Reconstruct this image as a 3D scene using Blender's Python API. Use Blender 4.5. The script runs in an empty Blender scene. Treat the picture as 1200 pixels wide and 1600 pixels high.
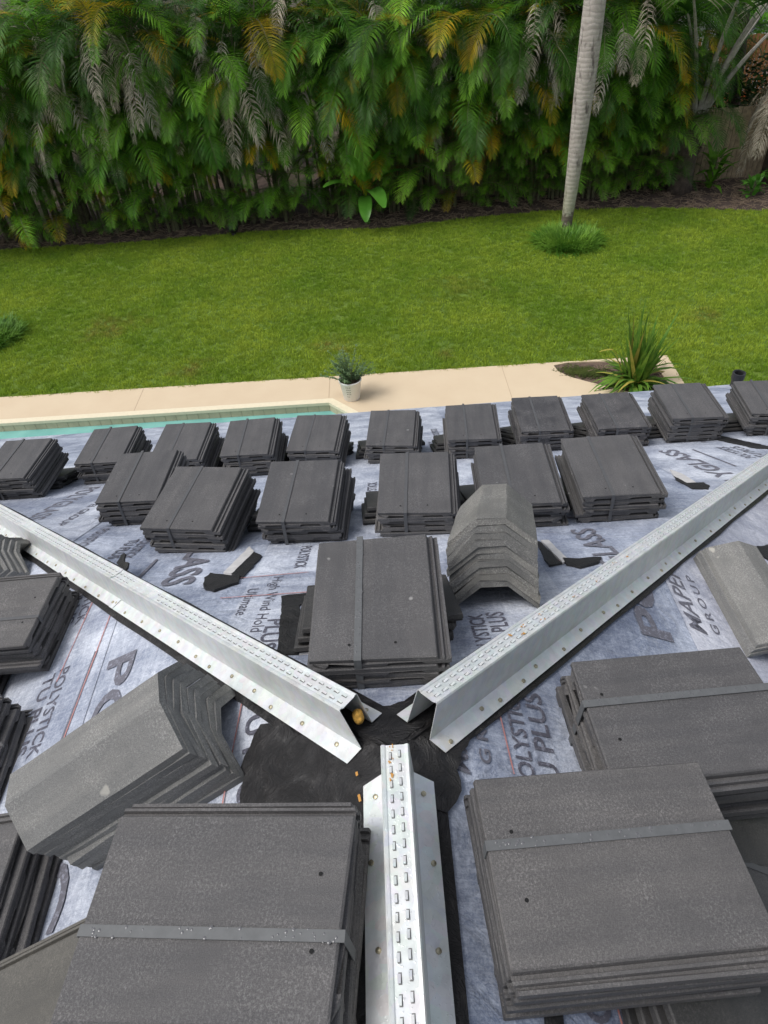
import bpy, bmesh, math, random
from mathutils import Vector, Matrix, noise
from mathutils.geometry import tessellate_polygon

random.seed(7)
SC = bpy.context.scene
COL = SC.collection
PI = math.pi
rad = math.radians

# ------------------------------------------------------------------ camera
f_px, pitch, yaw, roll = 1067.05, 0.724153, -0.022158, -0.086806
CAM = Vector((0.039863, -0.697427, 1.256148))
cp, sp = math.cos(pitch), math.sin(pitch)
cy_, sy_ = math.cos(yaw), math.sin(yaw)
Fw = Vector((sy_ * cp, cy_ * cp, -sp))
R0 = Vector((cy_, -sy_, 0))
U0 = R0.cross(Fw)
cr_, sr_ = math.cos(roll), math.sin(roll)
Rv = cr_ * R0 + sr_ * U0
Uv = -sr_ * R0 + cr_ * U0
cd = bpy.data.cameras.new('camera')
cam = bpy.data.objects.new('camera', cd)
COL.objects.link(cam)
mw = Matrix.Identity(4)
for i in range(3):
    mw[i][0] = Rv[i]; mw[i][1] = Uv[i]; mw[i][2] = -Fw[i]; mw[i][3] = CAM[i]
cam.matrix_world = mw
cd.sensor_fit = 'VERTICAL'; cd.sensor_height = 36.0; cd.lens = 36.0 * f_px / 1600.0
cd.clip_start = 0.02; cd.clip_end = 600
SC.camera = cam

# ------------------------------------------------------------------ world, sun, exposure
W = bpy.data.worlds.new('World'); SC.world = W; W.use_nodes = True
SUN_EL, SUN_AZ = rad(60), rad(-101)         # veiled sun high on the left
nt = W.node_tree; bg = nt.nodes['Background']
sky = nt.nodes.new('ShaderNodeTexSky'); sky.sky_type = 'NISHITA'; sky.sun_disc = False
sky.sun_elevation = SUN_EL; sky.sun_rotation = SUN_AZ
sky.dust_density = 3.0; sky.air_density = 1.0
hs = nt.nodes.new('ShaderNodeHueSaturation'); hs.inputs['Saturation'].default_value = 0.42   # thin cloud greys the sky
nt.links.new(sky.outputs[0], hs.inputs['Color']); nt.links.new(hs.outputs[0], bg.inputs[0]); bg.inputs[1].default_value = 0.135
sl = bpy.data.lights.new('sun', 'SUN'); sl.energy = 1.7; sl.angle = rad(24); sl.color = (1, 0.975, 0.945)
so = bpy.data.objects.new('sun', sl); COL.objects.link(so)
sdir = Vector((math.sin(SUN_AZ) * math.cos(SUN_EL), math.cos(SUN_AZ) * math.cos(SUN_EL), math.sin(SUN_EL)))
so.rotation_euler = sdir.to_track_quat('Z', 'Y').to_euler()
SC.view_settings.view_transform = 'Standard'; SC.view_settings.look = 'None'
SC.view_settings.gamma = 1; SC.view_settings.use_curve_mapping = False
SC.view_settings.exposure = 0.25

# ------------------------------------------------------------------ constants of the place
P_ROOF = rad(26.572); T = math.tan(P_ROOF); CR, SR = math.cos(P_ROOF), math.sin(P_ROOF)
EAVE = 5.28
GZ = -5.34
TILT_F, TILT_S = rad(2.72), rad(4.22)

# ------------------------------------------------------------------ material helpers
def newmat(name):
    m = bpy.data.materials.new(name); m.use_nodes = True
    return m, m.node_tree, m.node_tree.nodes['Principled BSDF']

def N(nt, t, **kw):
    n = nt.nodes.new(t)
    for k, v in kw.items():
        if k in ('inputs',):
            for a, b in v.items(): n.inputs[a].default_value = b
        else: setattr(n, k, v)
    return n

def ramp(nt, fac, stops):
    r = nt.nodes.new('ShaderNodeValToRGB')
    e = r.color_ramp.elements
    while len(e) < len(stops): e.new(0.5)
    for el, (p, c) in zip(e, stops):
        el.position = p; el.color = (*c, 1) if len(c) == 3 else c
    nt.links.new(fac, r.inputs[0])
    return r

def objcoord(nt, rnd=True, scale=(1, 1, 1)):
    tc = nt.nodes.new('ShaderNodeTexCoord')
    mp = nt.nodes.new('ShaderNodeMapping'); mp.inputs['Scale'].default_value = scale
    nt.links.new(tc.outputs['Object'], mp.inputs[0])
    if rnd:
        oi = nt.nodes.new('ShaderNodeObjectInfo')
        ml = nt.nodes.new('ShaderNodeMath'); ml.operation = 'MULTIPLY'; ml.inputs[1].default_value = 37.0
        nt.links.new(oi.outputs['Random'], ml.inputs[0])
        cx = nt.nodes.new('ShaderNodeCombineXYZ')
        for i in range(3): nt.links.new(ml.outputs[0], cx.inputs[i])
        nt.links.new(cx.outputs[0], mp.inputs['Location'])
    return mp.outputs[0]

def noisetex(nt, vec, scale, detail=4, rough=0.6, dist=0.0):
    n = nt.nodes.new('ShaderNodeTexNoise')
    n.inputs['Scale'].default_value = scale; n.inputs['Detail'].default_value = detail
    n.inputs['Roughness'].default_value = rough; n.inputs['Distortion'].default_value = dist
    nt.links.new(vec, n.inputs['Vector'])
    return n.outputs['Fac']

def mixc(nt, fac, a, b, mode='MIX'):
    m = nt.nodes.new('ShaderNodeMix'); m.data_type = 'RGBA'; m.blend_type = mode
    def put(s, v):
        if isinstance(v, (tuple, list)): s.default_value = (*v, 1) if len(v) == 3 else v
        elif isinstance(v, (int, float)): s.default_value = v
        else: nt.links.new(v, s)
    if isinstance(fac, (int, float)): m.inputs[0].default_value = fac
    else: nt.links.new(fac, m.inputs[0])
    put(m.inputs[6], a); put(m.inputs[7], b)
    return m.outputs[2]

def bump(nt, b, h, strength=0.3, dist=0.01):
    bn = nt.nodes.new('ShaderNodeBump'); bn.inputs['Strength'].default_value = strength
    bn.inputs['Distance'].default_value = dist
    nt.links.new(h, bn.inputs['Height']); nt.links.new(bn.outputs[0], b.inputs['Normal'])

M = {}
# concrete roof tile, charcoal
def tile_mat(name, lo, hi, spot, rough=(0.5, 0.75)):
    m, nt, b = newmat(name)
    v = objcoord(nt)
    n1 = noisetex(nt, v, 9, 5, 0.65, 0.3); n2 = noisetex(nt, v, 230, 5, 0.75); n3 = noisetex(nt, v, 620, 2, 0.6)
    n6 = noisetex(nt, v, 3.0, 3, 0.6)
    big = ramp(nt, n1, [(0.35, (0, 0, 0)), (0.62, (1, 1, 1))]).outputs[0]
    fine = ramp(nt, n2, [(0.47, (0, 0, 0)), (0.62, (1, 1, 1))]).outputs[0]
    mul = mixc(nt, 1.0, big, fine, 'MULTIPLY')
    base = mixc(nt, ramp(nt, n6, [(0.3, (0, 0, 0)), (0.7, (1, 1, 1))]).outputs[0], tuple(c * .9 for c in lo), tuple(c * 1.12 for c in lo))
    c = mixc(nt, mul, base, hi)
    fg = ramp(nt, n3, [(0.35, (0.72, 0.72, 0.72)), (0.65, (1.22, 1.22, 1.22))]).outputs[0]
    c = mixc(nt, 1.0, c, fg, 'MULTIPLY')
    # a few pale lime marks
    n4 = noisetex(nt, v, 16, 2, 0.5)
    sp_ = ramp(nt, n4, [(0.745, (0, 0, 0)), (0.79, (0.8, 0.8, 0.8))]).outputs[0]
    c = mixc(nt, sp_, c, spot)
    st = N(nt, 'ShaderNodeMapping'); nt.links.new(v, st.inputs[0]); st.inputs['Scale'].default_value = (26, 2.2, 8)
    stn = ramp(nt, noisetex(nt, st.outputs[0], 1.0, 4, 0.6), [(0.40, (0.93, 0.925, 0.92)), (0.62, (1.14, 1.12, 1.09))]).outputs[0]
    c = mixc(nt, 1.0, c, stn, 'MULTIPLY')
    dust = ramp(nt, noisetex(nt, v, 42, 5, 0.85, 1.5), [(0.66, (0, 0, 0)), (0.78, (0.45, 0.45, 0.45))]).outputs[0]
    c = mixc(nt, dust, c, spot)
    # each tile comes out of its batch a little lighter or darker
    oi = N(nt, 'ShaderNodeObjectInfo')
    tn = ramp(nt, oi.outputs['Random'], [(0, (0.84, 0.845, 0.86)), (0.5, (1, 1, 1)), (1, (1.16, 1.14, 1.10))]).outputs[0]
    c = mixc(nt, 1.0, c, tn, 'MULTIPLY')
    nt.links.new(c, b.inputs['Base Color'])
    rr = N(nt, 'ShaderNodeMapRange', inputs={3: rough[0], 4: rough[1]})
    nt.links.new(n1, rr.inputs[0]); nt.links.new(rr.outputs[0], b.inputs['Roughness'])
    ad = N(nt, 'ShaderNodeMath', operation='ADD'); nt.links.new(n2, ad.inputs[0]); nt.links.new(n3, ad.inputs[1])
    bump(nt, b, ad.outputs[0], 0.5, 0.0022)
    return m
M['tile'] = tile_mat('charcoal_concrete', (0.077, 0.075, 0.077), (0.145, 0.142, 0.144), (0.36, 0.36, 0.35))
M['tile_old'] = tile_mat('olive_grey_concrete', (0.076, 0.074, 0.068), (0.14, 0.135, 0.122), (0.3, 0.3, 0.27))
M['tile_wet'] = tile_mat('wet_speckled_concrete', (0.050, 0.048, 0.051), (0.20, 0.195, 0.195), (0.3, 0.3, 0.3), (0.35, 0.6))
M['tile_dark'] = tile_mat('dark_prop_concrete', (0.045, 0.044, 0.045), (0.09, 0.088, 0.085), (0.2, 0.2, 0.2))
M['ridge'] = tile_mat('grey_ridge_concrete', (0.180, 0.181, 0.176), (0.31, 0.308, 0.298), (0.42, 0.41, 0.37), (0.7, 0.9))
M['ridge_raw'] = tile_mat('raw_ridge_concrete', (0.135, 0.135, 0.130), (0.285, 0.283, 0.275), (0.42, 0.38, 0.24), (0.7, 0.9))

def simple(name, col, rough=0.6, metal=0.0, var=0.0, vscale=20, bumpk=0, bscale=60, spec=None, trans=0):
    m, nt, b = newmat(name)
    b.inputs['Base Color'].default_value = (*col, 1); b.inputs['Roughness'].default_value = rough
    b.inputs['Metallic'].default_value = metal
    if spec is not None: b.inputs['Specular IOR Level'].default_value = spec
    if var or bumpk:
        v = objcoord(nt)
        if var:
            n = noisetex(nt, v, vscale, 4, 0.6)
            c = mixc(nt, ramp(nt, n, [(0.3, (0, 0, 0)), (0.7, (1, 1, 1))]).outputs[0], tuple(x * (1 - var) for x in col), tuple(min(1, x * (1 + var)) for x in col))
            nt.links.new(c, b.inputs['Base Color'])
        if bumpk: bump(nt, b, noisetex(nt, v, bscale, 4, 0.6), bumpk, 0.004)
    return m
M['strap_far'] = simple('dark_plastic_strap', (0.078, 0.079, 0.082), 0.6, var=0.1, vscale=60)
M['strap'] = simple('grey_plastic_strap', (0.105, 0.109, 0.111), 0.6, var=0.12, vscale=60)
M['hole'] = simple('nail_hole', (0.006, 0.006, 0.006), 0.9)
M['drop'] = simple('rain_bead', (0.12, 0.12, 0.125), 0.05)
M['nail'] = simple('nail_head', (0.42, 0.38, 0.27), 0.4, 0.8, var=0.4, vscale=80)
M['foam'] = simple('yellow_foam', (0.62, 0.34, 0.06), 0.8, var=0.5, vscale=120, bumpk=0.6, bscale=150)
M['rust'] = simple('orange_rust', (0.50, 0.25, 0.06), 0.85)
M['pipe'] = simple('black_pipe', (0.02, 0.02, 0.022), 0.45)
M['fascia'] = simple('fascia_paint', (0.62, 0.58, 0.5), 0.6)
M['stucco'] = simple('house_stucco', (0.6, 0.55, 0.46), 0.9, var=0.06, bumpk=0.3)
M['plank'] = simple('fence_board', (0.30, 0.235, 0.15), 0.85, var=0.45, vscale=6, bumpk=0.3)
M['plank_red'] = simple('orange_brown_board', (0.42, 0.20, 0.08), 0.8, var=0.3, vscale=6)
M['pot'] = simple('white_pot', (0.78, 0.77, 0.74), 0.4)
M['ink'] = simple('dark_ink', (0.06, 0.07, 0.06), 0.8)
M['soil'] = simple('soil', (0.11, 0.075, 0.055), 0.95, var=0.5, vscale=9, bumpk=0.8, bscale=25)
M['flower'] = simple('orange_flower', (0.85, 0.16, 0.02), 0.7)
M['whitewall'] = simple('neighbour_wall', (0.7, 0.7, 0.68), 0.8, var=0.04)
M['glass'] = simple('window_glass', (0.25, 0.28, 0.3), 0.08)
M['glaze'] = simple('pool_tile_beige', (0.50, 0.44, 0.30), 0.35, var=0.12, vscale=5)
M['grout'] = simple('pool_grout', (0.34, 0.31, 0.24), 0.9)
M['lead'] = simple('grey_petiole', (0.30, 0.28, 0.25), 0.8, var=0.3, vscale=12)
M['bark_dark'] = simple('dark_bark', (0.085, 0.065, 0.052), 0.95, var=0.5, vscale=8, bumpk=1.0, bscale=14)
M['cane'] = simple('palm_cane', (0.10, 0.10, 0.05), 0.7, var=0.4, vscale=9)

# tar / mastic : near black with gloss and brush marks
m, nt, b = newmat('black_mastic')
v = objcoord(nt, False, (1, 1, 1)); n = noisetex(nt, v, 14, 6, 0.75, 2.5)
nt.links.new(ramp(nt, n, [(0.3, (0.009, 0.009, 0.010)), (0.7, (0.022, 0.020, 0.020))]).outputs[0], b.inputs['Base Color'])
nt.links.new(ramp(nt, noisetex(nt, v, 7, 3, 0.6), [(0.35, (0.28,) * 3), (0.7, (0.6,) * 3)]).outputs[0], b.inputs['Roughness'])
bump(nt, b, n, 0.9, 0.012); M['tar'] = m

# galvanised steel
m, nt, b = newmat('galvanised_steel')
v = objcoord(nt, True); n = noisetex(nt, v, 30, 3, 0.6)
vor = N(nt, 'ShaderNodeTexVoronoi', inputs={'Scale': 46.0}); nt.links.new(v, vor.inputs['Vector'])
c = mixc(nt, ramp(nt, n, [(0.3, (0, 0, 0)), (0.7, (1, 1, 1))]).outputs[0], (0.62, 0.64, 0.63), (0.76, 0.78, 0.77))
c = mixc(nt, 0.12, c, vor.outputs['Color'], 'SOFT_LIGHT')
st = ramp(nt, noisetex(nt, v, 5, 3, 0.6), [(0.70, (0, 0, 0)), (0.80, (0.5, 0.5, 0.5))]).outputs[0]
c = mixc(nt, st, c, (0.62, 0.5, 0.38))
nt.links.new(c, b.inputs['Base Color']); b.inputs['Metallic'].default_value = 0.35
nt.links.new(ramp(nt, n, [(0.2, (0.36,) * 3), (0.8, (0.52,) * 3)]).outputs[0], b.inputs['Roughness'])
sp2 = noisetex(nt, v, 190, 2, 0.5)
bump(nt, b, ramp(nt, sp2, [(0.62, (0, 0, 0)), (0.70, (1, 1, 1))]).outputs[0], 0.35, 0.002); M['steel'] = m
M['slot'] = simple('punched_slot', (0.16, 0.16, 0.155), 0.7)

# woven membrane : white-blue fibres over grey
def fabric(name, a, bcol, streak, seed):
    m, nt, b = newmat(name)
    v = objcoord(nt, False)
    mp = N(nt, 'ShaderNodeMapping'); nt.links.new(v, mp.inputs[0]); mp.inputs['Scale'].default_value = streak
    mp.inputs['Location'].default_value = (seed, seed, 0)
    mp2 = N(nt, 'ShaderNodeMapping'); nt.links.new(v, mp2.inputs[0]); mp2.inputs['Scale'].default_value = (streak[1], streak[0], 1)
    fib = noisetex(nt, mp.outputs[0], 5, 5, 0.8); fib2 = noisetex(nt, mp2.outputs[0], 7, 4, 0.8)
    fuzz = noisetex(nt, v, 130, 3, 0.8, 1.0)
    blot = noisetex(nt, v, 3.3, 4, 0.6, 0.5)
    f1 = mixc(nt, 0.5, fib, fib2); f1 = mixc(nt, 0.45, f1, fuzz)
    k = mixc(nt, 0.38, f1, blot)
    c = ramp(nt, k, [(0.41, bcol), (0.50, tuple((x + y) / 2 for x, y in zip(a, bcol))), (0.57, a)]).outputs[0]
    sc_ = ramp(nt, noisetex(nt, v, 1.7, 5, 0.7, 1.2), [(0.38, (0.58, 0.60, 0.66)), (0.54, (1, 1, 1))]).outputs[0]
    c = mixc(nt, 1.0, c, sc_, 'MULTIPLY')
    # the weave's fine dark lattice
    br = N(nt, 'ShaderNodeTexBrick', inputs={'Scale': 60.0, 'Mortar Size': 0.02, 'Mortar Smooth': 0.6, 'Color1': (1, 1, 1, 1), 'Color2': (0.94, 0.94, 0.95, 1), 'Mortar': (0.72, 0.73, 0.78, 1)})
    nt.links.new(v, br.inputs['Vector'])
    c = mixc(nt, 0.55, c, br.outputs[0], 'MULTIPLY')
    nt.links.new(c, b.inputs['Base Color']); b.inputs['Roughness'].default_value = 0.75
    b.inputs['Sheen Weight'].default_value = 0.15
    wr = N(nt, 'ShaderNodeMapping'); nt.links.new(v, wr.inputs[0]); wr.inputs['Scale'].default_value = (streak[1] * 2.5, streak[0] * .45, 1)
    wn = noisetex(nt, wr.outputs[0], 1.6, 4, 0.55, 1.5)
    bn0 = N(nt, 'ShaderNodeBump', inputs={'Strength': 0.55, 'Distance': 0.03}); nt.links.new(wn, bn0.inputs['Height'])
    bn1 = N(nt, 'ShaderNodeBump', inputs={'Strength': 0.7, 'Distance': 0.004}); nt.links.new(k, bn1.inputs['Height']); nt.links.new(bn0.outputs[0], bn1.inputs['Normal'])
    nt.links.new(bn1.outputs[0], b.inputs['Normal'])
    M[name] = m
    return m
fabric('underlay_pale', (0.64, 0.675, 0.745), (0.21, 0.245, 0.33), (14, 2, 1), 0)
fabric('underlay_blue', (0.53, 0.575, 0.67), (0.14, 0.175, 0.26), (14, 2, 1), 5)
fabric('underlay_bright', (0.70, 0.71, 0.76), (0.34, 0.36, 0.44), (14, 2, 1), 9)

# ink printed on fabric: worn, fibres show through
def inkmat(name, col):
    m, nt, b = newmat(name)
    v = objcoord(nt, False); n = noisetex(nt, v, 90, 4, 0.8)
    c = mixc(nt, ramp(nt, n, [(0.52, (0, 0, 0)), (0.66, (0.75, 0.75, 0.75))]).outputs[0], col, (0.33, 0.34, 0.42))
    nt.links.new(c, b.inputs['Base Color']); b.inputs['Roughness'].default_value = 0.8
    M[name] = m
inkmat('print_grey', (0.12, 0.12, 0.145))
inkmat('print_dark', (0.085, 0.085, 0.11))
inkmat('print_red', (0.50, 0.22, 0.20))

# painted pool deck
m, nt, b = newmat('deck_paint')
v = objcoord(nt, False); n = noisetex(nt, v, 1.2, 4, 0.6); n2 = noisetex(nt, v, 60, 3, 0.6)
c = ramp(nt, n, [(0.3, (0.60, 0.475, 0.325)), (0.7, (0.65, 0.53, 0.37))]).outputs[0]
ed = ramp(nt, noisetex(nt, v, 4.5, 5, 0.7), [(0.66, (0, 0, 0)), (0.80, (0.35, 0.35, 0.35))]).outputs[0]
c = mixc(nt, ed, c, (0.48, 0.37, 0.25))
nt.links.new(c, b.inputs['Base Color']); b.inputs['Roughness'].default_value = 0.85
bump(nt, b, n2, 0.15, 0.003); M['deck'] = m
M['coping'] = simple('pool_coping', (0.74, 0.66, 0.48), 0.6, var=0.05)

# pool water
m, nt, b = newmat('pool_water')
v = objcoord(nt, False)
b.inputs['Base Color'].default_value = (0.22, 0.55, 0.47, 1); b.inputs['Roughness'].default_value = 0.04
c = ramp(nt, noisetex(nt, v, 2.2, 3, 0.5), [(0.3, (0.16, 0.40, 0.36)), (0.7, (0.23, 0.50, 0.45))]).outputs[0]
nt.links.new(c, b.inputs['Base Color'])
bump(nt, b, noisetex(nt, v, 6, 2, 0.5), 0.2, 0.02); M['water'] = m

# soil under the lawn, tinted where the turf thins
m, nt, b = newmat('turf')
v = objcoord(nt, False)
n = noisetex(nt, v, 0.35, 4, 0.55); n2 = noisetex(nt, v, 25, 4, 0.7)
c = ramp(nt, n, [(0.3, (0.10, 0.20, 0.014)), (0.7, (0.17, 0.26, 0.022))]).outputs[0]
c = mixc(nt, 0.5, c, ramp(nt, n2, [(0.3, (0.04, 0.08, 0.01)), (0.7, (0.15, 0.21, 0.03))]).outputs[0])
nt.links.new(c, b.inputs['Base Color']); b.inputs['Roughness'].default_value = 0.9
bump(nt, b, n2, 1.0, 0.03); M['turf'] = m

# leaf materials, one per kind of foliage
def leafmat(name, c0, c1, transl=0.35, rough=0.45, vscale=1.5, world=False):
    m = bpy.data.materials.new(name); m.use_nodes = True; nt = m.node_tree; nt.nodes.clear()
    out = nt.nodes.new('ShaderNodeOutputMaterial')
    v = objcoord(nt)
    if world:
        g = nt.nodes.new('ShaderNodeNewGeometry'); v = g.outputs['Position']
    n = noisetex(nt, v, vscale, 4, 0.65)
    c = ramp(nt, n, [(0.34, c0), (0.64, c1)]).outputs[0]
    if world:      # thin, browned spots in the turf
        for (px_, py_, pr_) in ((-5.9, 13.6, .95), (-3.8, 11.4, .55), (1.2, 11.2, .28), (2.0, 14.2, 1.2), (-1.0, 11.9, .6), (6.5, 12.0, .6)):
            dn = N(nt, 'ShaderNodeVectorMath', operation='DISTANCE'); nt.links.new(v, dn.inputs[0]); dn.inputs[1].default_value = (px_, py_, GZ)
            nn = noisetex(nt, v, 2.6, 5, 0.75); ma = N(nt, 'ShaderNodeMath', operation='MULTIPLY_ADD'); nt.links.new(nn, ma.inputs[0]); ma.inputs[1].default_value = pr_ * 3.2; nt.links.new(dn.outputs['Value'], ma.inputs[2])
            mr_ = N(nt, 'ShaderNodeMapRange', inputs={1: pr_ * 1.3, 2: pr_ * 2.4, 3: 0.75 if pr_ < 1 else 0.35, 4: 0.0}); nt.links.new(ma.outputs[0], mr_.inputs[0])
            c = mixc(nt, mr_.outputs[0], c, (0.36, 0.27, 0.10))
    oi = N(nt, 'ShaderNodeObjectInfo')
    tn = ramp(nt, oi.outputs['Random'], [(0, (0.62, 0.66, 0.6)), (1, (1.25, 1.2, 1.0))]).outputs[0]
    c = mixc(nt, 1.0, c, tn, 'MULTIPLY')
    p = nt.nodes.new('ShaderNodeBsdfPrincipled'); p.inputs['Roughness'].default_value = rough
    p.inputs['Specular IOR Level'].default_value = 0.22
    t = nt.nodes.new('ShaderNodeBsdfTranslucent')
    nt.links.new(c, p.inputs['Base Color']); nt.links.new(c, t.inputs[0])
    mx = nt.nodes.new('ShaderNodeMixShader'); mx.inputs[0].default_value = transl
    nt.links.new(p.outputs[0], mx.inputs[1]); nt.links.new(t.outputs[0], mx.inputs[2])
    nt.links.new(mx.outputs[0], out.inputs[0])
    M[name] = m
    return m
leafmat('frond_deep', (0.024, 0.085, 0.014), (0.075, 0.190, 0.025))
leafmat('frond_mid', (0.065, 0.215, 0.020), (0.170, 0.370, 0.035))
leafmat('frond_bright', (0.11, 0.33, 0.025), (0.26, 0.51, 0.05))
leafmat('frond_yellow', (0.172, 0.253, 0.017), (0.632, 0.414, 0.023), vscale=2.2)
leafmat('frond_gold', (0.550, 0.275, 0.017), (0.286, 0.132, 0.022), vscale=2.0)
leafmat('frond_dead', (0.34, 0.30, 0.27), (0.70, 0.64, 0.60), transl=0.15, rough=0.8, vscale=4)
leafmat('grass_blade', (0.225, 0.37, 0.035), (0.40, 0.51, 0.065), transl=0.35, rough=0.5, vscale=0.45, world=True)
leafmat('liriope_leaf', (0.055, 0.17, 0.022), (0.20, 0.36, 0.06))
leafmat('strap_leaf', (0.070, 0.200, 0.030), (0.20, 0.33, 0.060), vscale=5)
leafmat('strap_pale', (0.30, 0.33, 0.06), (0.5, 0.42, 0.12), vscale=5)
leafmat('shrub_leaf', (0.14, 0.24, 0.12), (0.28, 0.40, 0.22))
leafmat('broad_leaf', (0.075, 0.255, 0.030), (0.150, 0.405, 0.060), rough=0.3)
leafmat('bright_bush', (0.08, 0.24, 0.02), (0.16, 0.38, 0.04))
leafmat('dark_bush', (0.012, 0.035, 0.008), (0.03, 0.07, 0.014))
leafmat('creeper', (0.05, 0.075, 0.02), (0.12, 0.15, 0.04))
M['twig'] = simple('dry_twig', (0.26, 0.19, 0.13), 0.9, var=0.4, vscale=30)

# royal palm trunk with rings
m, nt, b = newmat('ringed_palm_trunk')
v = objcoord(nt, False)
sx = N(nt, 'ShaderNodeSeparateXYZ'); nt.links.new(v, sx.inputs[0])
wv = N(nt, 'ShaderNodeTexWave', wave_type='BANDS', bands_direction='Z', inputs={'Scale': 3.1, 'Distortion': 5.0, 'Detail': 3.0, 'Detail Scale': 1.2})
nt.links.new(v, wv.inputs['Vector'])
n = noisetex(nt, v, 6, 5, 0.7)
c = ramp(nt, n, [(0.3, (0.33, 0.29, 0.26)), (0.65, (0.52, 0.47, 0.43))]).outputs[0]
c = mixc(nt, ramp(nt, wv.outputs['Fac'], [(0.02, (0.32, 0.32, 0.32)), (0.25, (0, 0, 0))]).outputs[0], c, (0.19, 0.16, 0.14))
blo = N(nt, 'ShaderNodeMapping'); nt.links.new(v, blo.inputs[0]); blo.inputs['Scale'].default_value = (4, 4, 1.2)
c = mixc(nt, ramp(nt, noisetex(nt, blo.outputs[0], 1.6, 5, 0.7), [(0.55, (0, 0, 0)), (0.66, (0.9, 0.9, 0.9))]).outputs[0], c, (0.11, 0.09, 0.085))
# algae belt low on the trunk, scuffed brown at the foot
mr = N(nt, 'ShaderNodeMapRange', inputs={1: 0.6, 2: 1.8, 3: 1.0, 4: 0.0}); nt.links.new(sx.outputs[2], mr.inputs[0])
ml = N(nt, 'ShaderNodeMath', operation='MULTIPLY'); ml.inputs[1].default_value = 0.45; nt.links.new(mr.outputs[0], ml.inputs[0])
c = mixc(nt, ml.outputs[0], c, (0.30, 0.33, 0.17))
ft = N(nt, 'ShaderNodeMapRange', inputs={1: 0.35, 2: 1.1, 3: 1.0, 4: 0.0}); nt.links.new(sx.outputs[2], ft.inputs[0])
fn = noisetex(nt, v, 5, 5, 0.7); mm = N(nt, 'ShaderNodeMath', operation='MULTIPLY'); nt.links.new(ft.outputs[0], mm.inputs[0]); nt.links.new(fn, mm.inputs[1])
c = mixc(nt, ramp(nt, mm.outputs[0], [(0.30, (0, 0, 0)), (0.42, (0.85, 0.85, 0.85))]).outputs[0], c, (0.085, 0.06, 0.045))
nt.links.new(c, b.inputs['Base Color']); b.inputs['Roughness'].default_value = 0.85
bump(nt, b, wv.outputs['Fac'], 0.3, 0.01); M['trunk'] = m

# ------------------------------------------------------------------ object helpers
def link(o, parent=None):
    COL.objects.link(o)
    if parent is not None: o.parent = parent
    return o
def mesh_from(name, verts, faces, mats, fm=None, smooth=False):
    me = bpy.data.meshes.new(name); me.from_pydata([tuple(v) for v in verts], [], faces)
    for mt in (mats if isinstance(mats, (list, tuple)) else [mats]): me.materials.append(mt)
    if fm: me.polygons.foreach_set('material_index', fm)
    if smooth: me.polygons.foreach_set('use_smooth', [True] * len(me.polygons))
    me.update(); return me
def part(name, me, parent=None, mat=None):
    o = bpy.data.objects.new(name, me); link(o, parent)
    if mat is not None: o.matrix_local = mat
    return o
def tag(o, label, cat, group=None):
    o['label'] = label; o['category'] = cat
    if group: o['group'] = group
    return o
def thing(name, label, cat, mat=None, loc=None, group=None):
    o = bpy.data.objects.new(name, None); o.empty_display_size = 0.1; link(o)
    if mat is not None: o.matrix_world = mat
    if loc is not None: o.location = loc
    return tag(o, label, cat, group)
def structure(o): o['kind'] = 'structure'; return o
def stuff(o): o['kind'] = 'stuff'; return o

class MB:
    def __init__(s): s.v = []; s.f = []; s.m = []
    def add(s, vs, fs, mi=0):
        k = len(s.v); s.v += [Vector(v) for v in vs]; s.f += [tuple(i + k for i in f) for f in fs]; s.m += [mi] * len(fs)
    def box(s, c, d, mi=0, mat=None):
        x, y, z = c; a, b_, h = d[0] / 2, d[1] / 2, d[2] / 2
        vs = [Vector((x + i * a, y + j * b_, z + k * h)) for k in (-1, 1) for j in (-1, 1) for i in (-1, 1)]
        if mat is not None: vs = [mat @ v for v in vs]
        s.add(vs, [(0, 2, 3, 1), (4, 5, 7, 6), (0, 1, 5, 4), (2, 6, 7, 3), (0, 4, 6, 2), (1, 3, 7, 5)], mi)
    def tube(s, pts, radii, n=8, mi=0, cap=True):
        rings = []; k0 = len(s.v)
        for i, p in enumerate(pts):
            p = Vector(p); a = Vector(pts[max(0, i - 1)]); b_ = Vector(pts[min(len(pts) - 1, i + 1)])
            d = (b_ - a).normalized(); ref = Vector((1, 0, 0)) if abs(d.x) < 0.9 else Vector((0, 1, 0))
            u = d.cross(ref).normalized(); w = d.cross(u)
            for j in range(n):
                an = 2 * PI * j / n; s.v.append(p + radii[i] * (math.cos(an) * u + math.sin(an) * w))
        for i in range(len(pts) - 1):
            for j in range(n):
                a = k0 + i * n + j; b_ = k0 + i * n + (j + 1) % n
                s.f.append((a, b_, b_ + n, a + n)); s.m.append(mi)
        if cap:
            s.f.append(tuple(k0 + j for j in range(n))[::-1]); s.m.append(mi)
            s.f.append(tuple(k0 + (len(pts) - 1) * n + j for j in range(n))); s.m.append(mi)
    def mesh(s, name, mats, smooth=False): return mesh_from(name, s.v, s.f, mats, s.m, smooth)

def basis(o, x, y, z):
    m = Matrix.Identity(4)
    for i in range(3): m[i][0] = x[i]; m[i][1] = y[i]; m[i][2] = z[i]; m[i][3] = o[i]
    return m

# plane frames: A = to the right when looking down the slope, D = horizontal downslope
PL = {'F': (Vector((1, 0, 0)), Vector((0, 1, 0))), 'R': (Vector((0, -1, 0)), Vector((1, 0, 0))), 'L': (Vector((0, 1, 0)), Vector((-1, 0, 0)))}
ZU = Vector((0, 0, 1))
def onplane(side, x, y, h=0.0):
    d = {'F': y, 'R': x, 'L': -x}[side]
    A, D = PL[side]
    n = (D * SR + ZU * CR)
    return Vector((x, y, -d * T)) + n * h

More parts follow.
